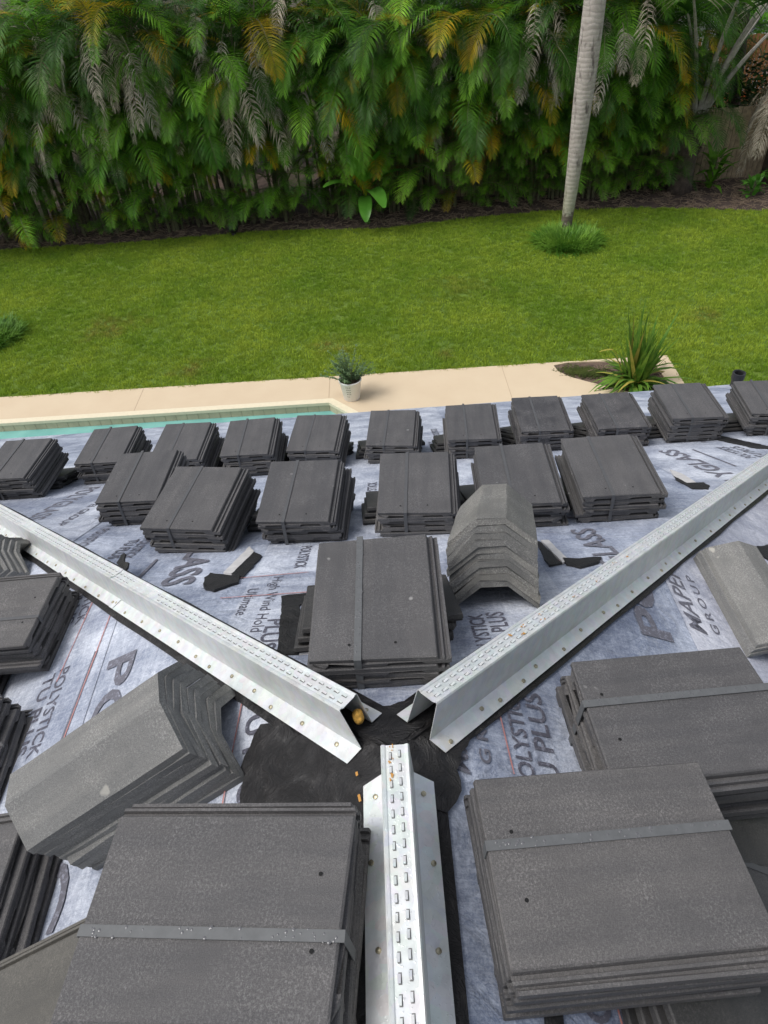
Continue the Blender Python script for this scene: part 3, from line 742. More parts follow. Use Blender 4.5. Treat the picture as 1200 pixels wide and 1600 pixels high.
def strap_mesh(n, pitch, wdt=.017, off=-.032):
    mb = MB(); h = (n - 1) * pitch + .026; x0, x1 = off - wdt / 2, off + wdt / 2; t = .0012
    pr = [(0 - t, -h - t), (0 - t, t + .0004), (.42 + t, t + .0004), (.42 + t, -h - t)]
    # outer loop as a closed thin band
    o_ = [(-.0025, -h - .002), (-.0025, .0022), (.4225, .0022), (.4225, -h - .002)]
    i_ = [(-.0010, -h - .0008), (-.0010, .0010), (.4210, .0010), (.4210, -h - .0008)]
    for k in range(4):
        a, b_, c_, d_ = o_[k], o_[(k + 1) % 4], i_[(k + 1) % 4], i_[k]
        mb.add([(x0, *a), (x1, *a), (x1, *b_), (x0, *b_), (x0, *d_), (x1, *d_), (x1, *c_), (x0, *c_)],
               [(0, 1, 2, 3), (0, 3, 7, 4), (1, 5, 6, 2), (4, 7, 6, 5)])
    return mb.mesh('strap', M['strap'])
STRAPS = {}
drop_me = None
def drops_mesh(cnt, seed, region):
    rng = random.Random(seed); mb = MB()
    for i in range(cnt):
        x = rng.uniform(region[0], region[1]); y = rng.uniform(region[2], region[3]); r = rng.uniform(.0014, .0034)
        vs = [Vector((x, y, .0022 + r * .55))]
        for a in range(6): vs.append(Vector((x + r * math.cos(a * PI / 3), y + r * math.sin(a * PI / 3), .0022)))
        mb.add(vs, [(0, 1 + a, 1 + (a + 1) % 6) for a in range(6)])
    return mb.mesh('rain_beads', M['drop'], True)
def tile_stack(side, u, v, rt, h, label, n=None, mat='a', props=3, tilt=None, fan=0.0, fanu=0.0, strap=True, beads=False, prot=90, jit=.0055, group=None, pat=.19, darkprops=True):
    A, D = PL[side]
    tilt = tilt if tilt is not None else (TILT_F if side == 'F' else TILT_S)
    c, s = math.cos(rt), math.sin(rt)
    X = A * c + D * s * math.cos(tilt) - ZU * s * math.sin(tilt)
    Y = -A * s + D * c * math.cos(tilt) - ZU * c * math.sin(tilt)
    X.normalize(); Y = (Y - X * Y.dot(X)).normalized(); Z = X.cross(Y)
    if Z.z < 0: Z = -Z
    base = A * u + D * v + ZU * (-v * T)
    root = thing('tile_stack', label, 'stack of tiles', mat=basis(base, X, Y, Z), group=group or ('stacks of flat roof tiles on the front slope' if side == 'F' else 'stacks of flat roof tiles on the side slopes'))
    n = n or max(3, round(h / .0275)); pitch = min(.031, (h - .002) / n)
    inv = basis(base, X, Y, Z).inverted(); rng = random.Random(int(u * 1000) + int(v * 777))
    top = inv @ (base + ZU * h)
    for i in range(n):
        j = jit if i else 0
        # alternate tiles are turned end for end, as they leave the yard
        turn = Matrix.Identity(4)
        if i % 2: turn = Matrix.Translation((0.012, .42, 0)) @ Matrix.Rotation(PI, 4, 'Z') if (i % 4 == 3) else Matrix.Identity(4)
        mt = Matrix.Translation(top + Vector((fan * i + rng.uniform(-j, j), fanu * i + rng.uniform(-j, j) * 1.3, -i * pitch))) @ Matrix.Rotation(rng.uniform(-.006, .006) if i else 0, 4, 'Z') @ turn
        part('roof_tile', TM[mat][rng.randrange(5)], root, mt)
    if strap:
        key = (n, round(pitch, 4))
        key = key + (beads,)
        if key not in STRAPS:
            STRAPS[key] = strap_mesh(n, pitch, .017 if beads else .013)
            if not beads: STRAPS[key].materials.clear(); STRAPS[key].materials.append(M['strap_far'])
        so_ = part('strap', STRAPS[key], root, Matrix.Translation(top + Vector((0, 0, .0))))
        if beads: stuff(part('rain_beads', drops_mesh(38, int(u * 100), (-.0405, -.0235, .01, .41)), so_))
    # loose tiles laid on the slope under the low end keep the stack nearly level
    if props:
        nrm = D * SR + ZU * CR; Yp = (D * CR - ZU * SR)
        for i in range(props):
            a = math.radians(prot) + rng.uniform(-.05, .05) + i * .03
            dirx = A * math.cos(a) + Yp * math.sin(a); diry = -A * math.sin(a) + Yp * math.cos(a)
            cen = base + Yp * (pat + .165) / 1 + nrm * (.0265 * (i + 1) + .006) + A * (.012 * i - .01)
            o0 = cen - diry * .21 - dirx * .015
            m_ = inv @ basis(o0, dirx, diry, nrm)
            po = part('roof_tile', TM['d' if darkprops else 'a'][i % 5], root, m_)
    return root
S_ = tile_stack
S_('F', -.0372, .2315, -.018, .112, 'large square-on tile stack nearest the apex, between the two hip channels', beads=True, fan=.003, n=4)
S_('F', -1.2036, 1.7383, -.030, .150, 'tile stack in the middle row farthest to the left, its corner tucked behind its neighbour', fan=.005)
S_('F', -.8252, 1.2927, -.151, .134, 'skewed middle-row tile stack nearest the left hip channel, tile lips fanned on its right', fan=.009)
S_('F', -.3709, 1.2886, -.075, .128, 'tile stack with a doubled strap mark, just left of the stack behind the apex stack', fan=.008, fanu=.004, prot=82)
S_('F', .1098, 1.2951, -.076, .126, 'middle-row tile stack directly behind the stack at the apex', fan=.003)
S_('F', .5353, 1.2920, -.039, .134, 'middle-row tile stack directly behind the stack of weathered ridge tiles', fan=.002)
S_('F', .9218, 1.2982, -.026, .140, 'middle-row tile stack farthest to the right, beside the printed GLASS lettering', fan=-.001, n=5)
S_('F', -2.228, 2.455, -.047, .165, 'tile stack in the eave row cut off by the left edge of the picture', fan=.006)
S_('F', -1.7786, 2.7176, -.014, .168, 'eave-row tile stack second from the left edge of the picture', fan=.005)
S_('F', -1.2773, 2.6337, -.045, .168, 'eave-row tile stack half hidden behind the farthest left middle-row stack', fan=.007)
S_('F', -.8455, 2.6178, -.017, .168, 'eave-row tile stack with splayed props, in front of the middle of the pool edge', fan=.006, prot=78)
S_('F', -.4542, 2.6939, -.101, .148, 'eave-row tile stack in front of the end of the pool', fan=.006, prot=76)
S_('F', .0273, 2.7040, -.114, .140, 'eave-row tile stack just right of the white pot', fan=.002)
S_('F', .5355, 2.6621, -.065, .150, 'eave-row tile stack standing alone in the centre between two bare patches of underlayment')
S_('F', .9876, 2.7146, -.045, .160, 'wet speckled eave-row tile stack with fanned tiles sticking out on its left', mat='w', fan=-.002, prot=104, props=4)
S_('F', 1.4378, 2.6500, -.017, .155, 'wet mottled eave-row tile stack in front of the strap-leaved plant', mat='w', fan=-.002, prot=104, props=4)
S_('F', 1.8900, 2.6708, -.052, .185, 'tall eave-row tile stack with pale chipped corners beside the black pipe', fan=-.002, props=4)
S_('F', 2.383, 2.693, -.138, .165, 'eave-row tile stack cut off by the right edge of the picture', fan=-.001)
S_('R', -.0741, .4138, .077, .165, 'strapped tile stack on the right slope, with PLUS printed beside its dark end', beads=True, fan=-.001, props=4, pat=.22)
S_('R', .2511, .1538, .0526, .150, 'big strapped tile stack in the lower right foreground', beads=True, n=5, fanu=.0, props=4, pat=.22)
S_('L', -.322, .079, -.096, .160, 'big strapped tile stack in the lower left foreground beside the ridge channel', beads=True, props=0)
S_('L', .835, 1.16, -.045, .160, 'left-slope tile stack cut off by the left edge, ragged tile ends facing the hip channel', fan=.0, fanu=-.004)
# lower stacks lying along the slope
S_('L', -.345, .455, .16, .135, 'olive grey tile stack lying lower, half covered by the big left foreground stack', mat='o', props=0, tilt=P_ROOF, n=4)
S_('L', -.09, .885, .05, .140, 'dark tile ends at the left edge below the pale ridge-tile pile', props=0, fanu=-.016, strap=False, n=6)
S_('L', .365, 1.185, .05, .140, 'dark end of a tile stack at the left edge, left of the printed TU PLUS', props=1, fanu=-.012, strap=False)
S_('R', .180, .615, -.20, .120, 'skewed tile stack at the right edge, under the big right foreground stack', mat='a', props=0, tilt=P_ROOF, n=4)
S_('R', .62, .43, .10, .085, 'low layered tiles under the front corner of the big right foreground stack', props=0, tilt=P_ROOF, strap=False, n=3)
S_('R', -1.43, 1.74, .02, .12, 'dark tile stack beyond the right hip channel at the right edge', props=2)

# ridge tiles: trapezoid caps nested in a pile
RP_ = [(-.128, -.072), (-.044, -.002), (-.040, 0), (.040, 0), (.044, -.002), (.128, -.072), (.126, -.0915), (.038, -.0195), (-.038, -.0195), (-.126, -.0915)]
def ridge_mesh(mat, L=.42, seed=1):
    mb = MB(); n = len(RP_); rng = random.Random(seed); ns = 8
    for s in range(ns + 1):
        for (x, z) in RP_:
            e = .0022 if s in (0, ns) else .0006
            tp = 1.0 - .06 * s / ns
            mb.v.append(Vector((x * tp + rng.uniform(-e, e), L * s / ns + (rng.uniform(-.003, .003) if s in (0, ns) else 0), z + rng.uniform(-e, e))))
    for s in range(ns):
        for i in range(n):
            j = (i + 1) % n; a = s * n; mb.f.append((a + i, a + n + i, a + n + j, a + j)); mb.m.append(0)
    mb.f.append(tuple(range(n))); mb.m.append(0); mb.f.append(tuple(ns * n + i for i in range(n))[::-1]); mb.m.append(0)
    return mb.mesh('ridge_tile', mat)
RM = [ridge_mesh(M['ridge'], seed=s) for s in range(3)]; RMr = [ridge_mesh(M['ridge_raw'], seed=s) for s in range(3)]
def ridge_stack(side, x, y, dx, dy, n, pitch, label, raw=True, jit=.004, fan=0.0):
    A, D = PL[side]; nrm = D * SR + ZU * CR
    p0 = onplane(side, x, y); p1 = onplane(side, x + dx, y + dy); Y = (p1 - p0).normalized(); X = Y.cross(nrm)
    root = thing('ridge_tile_pile', label, 'pile of ridge tiles', mat=basis(p0, X, Y, nrm), group='piles of ridge tiles')
    rng = random.Random(n + int(x * 100))
    for i in range(n):
        z = .095 + pitch * (n - 1 - i)
        mt = Matrix.Translation((rng.uniform(-jit, jit), rng.uniform(-jit, jit) - fan * i, z)) @ Matrix.Rotation(rng.uniform(-.02, .02), 4, 'Z')
        part('ridge_tile', (RMr if raw else RM)[i % 3], root, mt)
    return root
ridge_stack('F', .305, .585, .19, 1, 10, .0205, 'weathered ridge-tile pile right of the apex stack, its layered chevron end facing the ridge')
ridge_stack('L', -.378, .168, -.334, -.105, 9, .0205, 'long pale pile of ridge tiles lying on the left slope beside the left hip channel', raw=False, fan=.003, jit=.003)
ridge_stack('R', 1.185, .955, -.01, -1, 3, .0205, 'pale ridge-tile pile at the right edge below the right hip channel, beside the printed GROUP', raw=False, jit=.0015)
ridge_stack('L', -1.62, 1.43, -.9, -.35, 7, .0205, 'dark nested ridge tiles at the left edge just below the left hip channel', raw=False, fan=.014)
# white scratches on the right-hand pile are lime scrapes on its top tile
# ------------------------------------------------------------------ galvanised channels
HP = [(-.082, -.024), (-.031, -.004), (-.026, .098), (-.0235, .1015), (-.0185, .1005), (-.0165, .0985), (.0165, .0985), (.0185, .1005), (.0235, .1015), (.026, .098), (.031, -.004), (.082, -.024)]
def channel(label, p0, p1, slope, nail_sp=.10, cut0=0.0, cutn=0.0, foot=.082, slots=True, rust=(), legs=.10):
    """p0,p1: points on the hip or ridge line of the roof; slope: fall of the flange per metre sideways"""
    p0, p1 = Vector(p0), Vector(p1); d = (p1 - p0); L = d.length; d.normalize()
    w_ = d.cross(ZU).normalized(); up = w_.cross(d).normalized()
    root = thing('steel_channel', label, 'metal channel', mat=basis(p0, w_, d, up), group='perforated steel channels on the ridge and hips')
    prof = []
    for (x, z) in HP:
        if abs(x) < .03: prof.append((x, z * legs / .10 + .012))
        elif abs(x) < .05: prof.append((x * 1.0, -.031 * slope + .022))
        else: prof.append((math.copysign(foot, x), -foot * slope + .021))
    t = .0013; n = len(prof); mb = MB()
    ns = max(2, int(L / .25))
    inner = []
    for i, (x, z) in enumerate(prof):
        a = Vector(prof[max(0, i - 1)]); b_ = Vector(prof[min(n - 1, i + 1)]); tt = (b_ - a).normalized(); nn = Vector((tt.y, -tt.x)); inner.append((x + nn.x * t, z + nn.y * t))
    loop = prof + inner[::-1]; m_ = len(loop)
    for s in range(ns + 1):
        y = L * s / ns
        for (x, z) in loop:
            yy = y
            if s == 0 and x < 0: yy += cutn * min(1, max(0, (.10 - z) / .085))
            if s == 0: yy += cut0 * (abs(x) / foot) * (1 if x > 0 else .6) + (.012 if abs(x) > .04 else 0)
            mb.v.append(Vector((x + .0012 * noise.noise(Vector((y * 3, x * 9, 1))), yy, z + .0015 * noise.noise(Vector((y * 2.5, x * 5, 7))))))
    for s in range(ns):
        for i in range(m_):
            j = (i + 1) % m_; a = s * m_; mb.f.append((a + i, a + j, a + m_ + j, a + m_ + i)); mb.m.append(0)
    for e in (0, ns):
        for i in range(n - 1):
            a = e * m_; q = (a + i, a + i + 1, a + m_ - 2 - i, a + m_ - 1 - i); mb.f.append(q if e else q[::-1]); mb.m.append(0)
    me = mb.mesh('cap', M['steel'])
    bm = bmesh.new(); bm.from_mesh(me); bmesh.ops.recalc_face_normals(bm, faces=bm.faces); bm.to_mesh(me); bm.free()
    part('cap', me, root)
    ztop = .0985 * legs / .10 + .012
    # punched louvres: dark slot with a raised tab
    sb = MB(); tb = MB(); pitch = .0262; k = 0; y = .018
    while y < L - .01:
        for sx in (-1, 1):
            x = sx * .0082 + (0.0); o = y + (.0035 if sx > 0 else 0)
            l, hw = .0076, .0025
            sb.add([(x - hw, o - l, ztop + .0004), (x + hw, o - l, ztop + .0004), (x + hw, o + l, ztop + .0004), (x - hw, o + l, ztop + .0004)], [(0, 1, 2, 3)])
            tb.add([(x - hw * .4, o - l * .8, ztop + .0006), (x + hw * 1.5, o - l * .8, ztop + .0006), (x + hw * 1.5, o + l * .8, ztop + .0036), (x - hw * .4, o + l * .8, ztop + .0036),
                    (x + hw * 1.5, o + l * .8, ztop + .0006), (x - hw * .4, o + l * .8, ztop + .0006)], [(0, 1, 2, 3), (3, 2, 4, 5), (1, 4, 2)])
        y += pitch
    stuff(part('punched_slot', sb.mesh('punched_slot', M['slot']), root)); stuff(part('raised_tab', tb.mesh('raised_tab', M['steel']), root))
    rb = MB()
    for (ry, rx, rs) in rust:
        for q in range(5):
            x = rx + random.uniform(-.004, .004); yy = ry + random.uniform(-.008, .008); r_ = rs * random.uniform(.3, .75)
            vs = [(x + r_ * random.uniform(.6, 1.1) * math.cos(a * PI / 4), yy + 1.6 * r_ * random.uniform(.6, 1.1) * math.sin(a * PI / 4), ztop + .0018 + .0001 * q) for a in range(8)]
            rb.add(vs, [tuple(range(8))])
    if rust: part('rust_stain', rb.mesh('rust_stain', M['rust']), root)
    # nails through both flanges
    nm = MB(); r = .0050
    vs = [(0, 0, .0034)] + [(r * math.cos(a * PI / 5), r * math.sin(a * PI / 5), .0022) for a in range(10)] + [(r * math.cos(a * PI / 5), r * math.sin(a * PI / 5), -.001) for a in range(10)]
    nm.add(vs, [(0, 1 + a, 1 + (a + 1) % 10) for a in range(10)] + [(1 + a, 11 + a, 11 + (a + 1) % 10, 1 + (a + 1) % 10) for a in range(10)])
    nme = nm.mesh('nail', M['nail'])
    rng = random.Random(int(L * 1000))
    for sx in (-1, 1):
        y = rng.uniform(.03, .05) + (cut0 if sx > 0 else cut0 * .6)
        while y < L - .01:
            x = sx * rng.uniform(.044, .058)
            zz = prof[0][1] + (foot - abs(x)) / (foot - .031) * (prof[1][1] - prof[0][1])
            part('nail', nme, root, Matrix.Translation((x, y, zz + .0006)) @ Matrix.Rotation(sx * math.atan(slope), 4, 'Y'))
            y += nail_sp * rng.uniform(.6, 1.4)
    return root
sh = T / math.sqrt(2)
def hipp(s, k, dz=0.0): return (s * k, k, -k * T + dz)
channel('galvanised ridge channel running from the apex down the middle to the bottom of the picture', (0.008, -.048, .005), (0.0, -3.2, .005), T, cut0=-.0, foot=.068, rust=((.028, .008, .003), (.062, .008, .003), (.004, .006, .002)))
channel('left hip channel, near length ending at the apex with yellow foam inside its open end', hipp(-1, .060), hipp(-1, .905), sh, cut0=.0, cutn=-.032, foot=.067, legs=.086)
channel('left hip channel, far length running off the left edge of the picture', hipp(-1, .875, .003), hipp(-1, 3.6, .003), sh, foot=.067, nail_sp=.12, legs=.086)
channel('right hip channel, near length with orange rust marks on its top', hipp(1, .052, .0), hipp(1, .90, .0), sh, legs=.092, foot=.067, rust=((.33, -.008, .0035), (.355, .008, .0045), (.38, -.008, .004), (.45, .008, .003), (.47, -.008, .003), (.62, .008, .003), (.75, .007, .0025), (.90, -.008, .003), (.98, .0, .003)))
channel('right hip channel, far length running off the right edge of the picture', hipp(1, .87, -.002), hipp(1, 3.6, -.010), sh, legs=.092, foot=.067, nail_sp=.12)
# foam left inside the open end of the left hip channel
bm = bmesh.new(); bmesh.ops.create_icosphere(bm, subdivisions=3, radius=.015)
for v in bm.verts: v.co *= 1 + .35 * noise.noise(v.co * 60); v.co.x *= .8
me = bpy.data.meshes.new('foam_lump'); bm.to_mesh(me); bm.free(); me.materials.append(M['foam'])
o = part('foam_lump', me); o.location = Vector(hipp(-1, .078)) + Vector((.010, .004, .048)); tag(o, 'crumbly yellow foam lump inside the open end of the left hip channel', 'foam')
# two scraps of orange peeled paint on the tar at the apex
for i, (x, y) in enumerate(((-.055, -.085), (-.060, -.035))):
    mb = MB(); mb.box((0, 0, 0), (.005, .014 - .006 * i, .0015)); o = part('orange_scrap', mb.mesh('orange_scrap', M['rust'])); o.location = onplane('L', x, y, .027); o.rotation_euler = (0, -P_ROOF, .2)
    tag(o, ['larger orange scrap on the black tar left of the ridge channel', 'small orange scrap on the black tar beside the left hip channel end'][i], 'scrap')

# pipe at the eave
mb = MB(); c = onplane('F', 3.545, 5.33)
def ringtube(mb, c, r0, r1, z0, z1, n=16, mi=0):
    vs = []
    for (r, z) in ((r0, z0), (r0, z1), (r1, z1), (r1, z0)):
        vs += [(c[0] + r * math.cos(2 * PI * a / n), c[1] + r * math.sin(2 * PI * a / n), c[2] + z) for a in range(n)]
    fs = []
    for k in range(3):
        for a in range(n): b_ = (a + 1) % n; fs.append((k * n + a, k * n + b_, (k + 1) * n + b_, (k + 1) * n + a))
    mb.add(vs, fs, mi)
ringtube(mb, (0, 0, 0), .052, .042, -.25, .16); ringtube(mb, (0, 0, 0), .062, .050, .10, .165)
o = part('vent_pipe', mb.mesh('vent_pipe', M['pipe'])); o.location = c - Vector((0, .16, 0)) + ZU * .07; tag(o, 'short black open-ended pipe at the eave behind the tall eave stack', 'pipe')

# ------------------------------------------------------------------ plants
def strip_leaf(mb, base, d0, L, w, droop, segs=4, mi=0, twist=0.0, side=None):
    """a blade: starts at base heading d0, bends down by droop"""
    d = d0.normalized(); p = Vector(base); s = d.cross(ZU)
    if side is not None: s = side
    if s.length < 1e-3: s = Vector((1, 0, 0))
    s.normalize(); vs = []; 
    for i in range(segs + 1):
        t = i / segs; ww = w * (0.55 + 1.0 * t) if t < .4 else w * (1.0 - (t - .4) / .6 * .96)
        vs += [p - s * ww / 2, p + s * ww / 2]
        p = p + d * (L / segs); d = (d + Vector((0, 0, -droop / segs))).normalized()
    mb.add(vs, [(2 * i, 2 * i + 1, 2 * i + 3, 2 * i + 2) for i in range(segs)], mi)

def frond_mesh(name, L, e0, e1, leaf, mat, nl=34, seed=0, droop=.7, lift=.30, tatter=0.0, wide=.0165, stalk=.18, pw=1.25):
    rng = random.Random(seed); mb = MB(); pts = []; tans = []; p = Vector((0, 0, 0)); S = 20; az = 0
    bend = rng.uniform(-.35, .35)
    for i in range(S + 1):
        t = i / S; e = rad(e0 + (e1 - e0) * t ** pw); az = bend * t
        d = Vector((math.sin(az) * math.cos(e), math.cos(az) * math.cos(e), math.sin(e))); pts.append(p.copy()); tans.append(d); p = p + d * (L / S)
    mb.tube(pts[::2], [.014 * (1 - .85 * i / (len(pts[::2]) - 1)) for i in range(len(pts[::2]))], 4, 1, False)
    for k in range(nl):
        t = stalk + (1 - stalk) * (k + .5) / nl; i = min(S - 1, int(t * S)); fr = t * S - i
        c = pts[i].lerp(pts[i + 1], fr); tn = tans[i]
        sd = tn.cross(ZU); sd = sd.normalized() if sd.length > 1e-3 else Vector((1, 0, 0)); nr = sd.cross(tn)
        prof = min(1, (t - stalk) / .14 + .35) * (1 - max(0, (t - .55) / .45) ** 1.6 * .72)
        for s in (-1, 1):
            if rng.random() < tatter: continue
            l = leaf * prof * rng.uniform(.85, 1.1); fwd = .30 + .75 * t + rng.uniform(-.12, .12) * (1 + 3 * (tatter > 0))
            d = (sd * s + tn * fwd + nr * (lift + rng.uniform(-.12, .12))).normalized()
            w = wide * (leaf / .5) ** .5 * rng.uniform(.8, 1.1)
            dr = droop * rng.uniform(.55, 1.45); p = c; vs = []; wd = tn * 1.0
            for q in range(4):
                ww = w * (.6, 1.0, .75, .06)[q]; side = (wd - d * wd.dot(d)).normalized()
                vs += [p - side * ww / 2, p + side * ww / 2]; p = p + d * (l / 3); d = (d + Vector((0, 0, -dr / 3))).normalized()
            mb.add(vs, [(0, 1, 3, 2), (2, 3, 5, 4), (4, 5, 7, 6)], 0)
    return mb.mesh(name, [mat, M['cane']])
FR = {}
kinds = {'up': (2.0, 78, -35, .52), 'arch': (1.9, 55, -72, .50), 'hang': (1.8, 20, -86, .48), 'low': (1.25, 40, -70, .36), 'small': (.85, 62, -45, .28)}
for kd, (L, a, b_, lf) in kinds.items():
    for mt in ('frond_deep', 'frond_mid', 'frond_bright', 'frond_yellow', 'frond_gold'):
        FR[kd, mt] = [frond_mesh('frond', L, a, b_, lf, M[mt], nl=(46 if L > 1.5 else 30 if L > 1 else 24), seed=s * 7 + 1, droop=(.9 if L > 1.5 else .6)) for s in range(3)]
FR['dead'] = [frond_mesh('dead_frond', L_, 8 - 14 * s, -88, .42, M['frond_dead'], nl=64, seed=s, droop=2.4, lift=.15, tatter=.30, wide=.0125, pw=.35) for s, L_ in enumerate((1.9, 1.3, 1.6, 2.1, 1.7))]
def areca(label, x, y, hmax, ncane, seed, name='areca_palm', group='areca palms in the hedge', lowfill=True, dead=.5, back=False):
    rng = random.Random(seed); root = thing(name, label, 'palm', loc=(x, y, GZ - .01), group=group)
    def addf(kd, mt, pos, az, sc, tilt=0):
        me = rng.choice(FR['dead']) if kd == 'dead' else rng.choice(FR[kd, mt])
        part('dead_frond' if kd == 'dead' else 'frond', me, root, Matrix.Translation(pos) @ Matrix.Rotation(az - PI / 2, 4, 'Z') @ Matrix.Rotation(tilt, 4, 'Y') @ Matrix.Scale(sc, 4))
    for c in range(ncane):
        a = rng.uniform(0, 2 * PI); r = .45 * math.sqrt(rng.random()); bx, by = r * math.cos(a) * 1.3, r * math.sin(a) * .7
        h = hmax * (rng.uniform(.72, 1.0) if c < ncane * .45 else rng.uniform(.14, .70))
        lx, ly = rng.uniform(-.13, .13) * h, rng.uniform(-.16, .05) * h
        pts = [(bx + lx * t * t, by + ly * t * t, h * t) for t in (0, .25, .5, .75, 1)]
        mb = MB(); r0 = .022 + .007 * h; mb.tube(pts, [r0 * (1 - .3 * t) for t in (0, .25, .5, .75, 1)], 6)
        part('cane', mb.mesh('cane', M['cane']), root)
        top = Vector(pts[-1]); hr = h / 5.0
        nf = 6 if h > 1.2 else 5
        for k in range(nf):
            az = -PI / 2 + (k + rng.uniform(-.3, .3) - (nf - 1) / 2) * (2 * PI / nf if back else 5.0 / nf)
            u = rng.random()
            if h > 2.6: kd = rng.choice(('up', 'arch', 'hang', 'hang')); sc = rng.uniform(.95, 1.35)
            elif h > 1.3: kd = rng.choice(('arch', 'low', 'low')); sc = rng.uniform(.7, 1.0)
            else: kd = rng.choice(('low', 'small', 'small')); sc = rng.uniform(.75, 1.1)
            if h > 2.6: mt = 'frond_deep' if u < .50 else 'frond_mid' if u < .78 else 'frond_yellow' if u < .885 else 'frond_gold' if u < .89 else 'frond_bright'
            else: mt = 'frond_mid' if u < .46 else 'frond_bright' if u < .72 else 'frond_deep' if u < .86 else 'frond_yellow' if u < .95 else 'frond_gold'
            addf(kd, mt, top - Vector((0, 0, rng.uniform(0, .25))), az, sc)
        if h > 3.3 and not back:
            for k in range(2 if rng.random() < dead else (1 if rng.random() < dead else 0)):
                addf('dead', None, top + Vector((rng.uniform(-.2, .2), rng.uniform(-.85, -.3), rng.uniform(-.5, .75))), -PI / 2 + rng.uniform(-1.2, 1.2), rng.uniform(.75, 1.1))
    if lowfill:
        for k in range(9):
            addf(rng.choice(('hang', 'arch')), 'frond_deep' if rng.random() < .4 else 'frond_mid' if rng.random() < .65 else 'frond_yellow', Vector((rng.uniform(-.7, .7), rng.uniform(-.7, -.1), rng.uniform(2.0, 4.0))), -PI / 2 + rng.uniform(-1.0, 1.0), rng.uniform(.7, 1.0))
        for k in range(36):
            zz = rng.uniform(.25, 3.2); addf(rng.choice(('small', 'small', 'low')), ('frond_mid', 'frond_bright', 'frond_bright', 'frond_yellow' if rng.random() < .3 else 'frond_deep')[rng.randrange(4)], Vector((rng.uniform(-.75, .75), rng.uniform(-.85, -.2) if zz > .7 else rng.uniform(-.5, -.1), zz)), -PI / 2 + rng.uniform(-1.2, 1.2), rng.uniform(.9, 1.35))
        for k in range(8): addf('small', rng.choice(('frond_mid', 'frond_bright')), Vector((rng.uniform(-.75, .75), rng.uniform(-.45, -.1), rng.uniform(.05, .5))), -PI / 2 + rng.uniform(-1.2, 1.2), rng.uniform(.7, 1.0))
    return root
FRONT = [(-11.6, 'areca palm clump at the far left, leaning half out of the picture', .5), (-10.4, 'areca palm clump at the left edge with long feathery green fronds', .5), (-9.3, 'areca palm clump near the left edge carrying yellow fronds above grey ones', .6),
         (-8.2, 'areca palm clump left of the orange-tinged frond in the left part of the hedge', .7), (-7.1, 'areca palm clump in the left of the hedge with many long grey dead fronds', .8),
         (-6.0, 'areca palm clump with grey hanging fronds, midway between left edge and round garden lamp', .9), (-4.9, 'areca palm clump rising just left of the black round garden lamp', .8), (-3.8, 'areca palm clump directly behind the black round garden lamp', .7),
         (-2.7, 'areca palm clump right of the black round garden lamp', .8), (-1.6, 'areca palm clump with a golden frond, left of the broad-leaved banana plant', .6), (-.5, 'areca palm clump directly behind the broad-leaved banana plant', .7),
         (.6, 'areca palm clump just right of the broad-leaved banana plant', .5), (1.7, 'areca palm clump with orange and gold fronds at the middle of the hedge', .45), (2.8, 'areca palm clump left of the tall pale trunk', .4),
         (3.9, 'areca palm clump seen just left of the tall pale trunk, dense to the ground', .4), (5.0, 'areca palm clump behind the tall pale palm trunk', .3), (6.1, 'areca palm clump right of the tall pale trunk', .3), (7.3, 'last areca palm clump of the hedge, beside the thick dark palm stump', .3)]
for i, (x, lb, dd) in enumerate(FRONT):
    areca(lb, x, 19.95 + .15 * math.sin(i * 2.3), 4.9 + .5 * math.sin(i * 1.7), 13, 100 + i, dead=dd, hmax=None) if False else areca(lb, x, 19.95 + .15 * math.sin(i * 2.3), 4.7 + .45 * math.sin(i * 1.7), 13, 100 + i, dead=dd)
BACKL = ['beyond the far left end of the hedge', 'above the left edge of the hedge', 'above the grey hanging fronds at the left', 'left of the garden lamp', 'above the garden lamp', 'right of the garden lamp', 'left of the banana plant', 'above the banana plant', 'right of the banana plant', 'above the middle of the hedge', 'left of the tall pale trunk', 'behind the tall pale trunk', 'right of the tall pale trunk']
for i in range(13):
    areca('areca crown at the top of the picture, ' + BACKL[i], -12.5 + i * 1.65, 21.7 + .3 * math.cos(i * 2.1), 5.6, 8, 300 + i, group='areca palms behind the hedge', lowfill=False, dead=.3)
areca('areca palm crown standing behind the board fence beside the thick dark-trunked palm', 8.7, 21.9, 4.9, 9, 401, group='areca palms behind the hedge', lowfill=False, dead=.3)

areca('short areca palm clump just left of the thick dark-trunked palm', 8.05, 20.1, 3.7, 9, 402, dead=.2)
areca('areca palm crown behind the board fence at the upper right corner', 10.4, 23.0, 5.2, 8, 403, group='areca palms behind the hedge', lowfill=False)
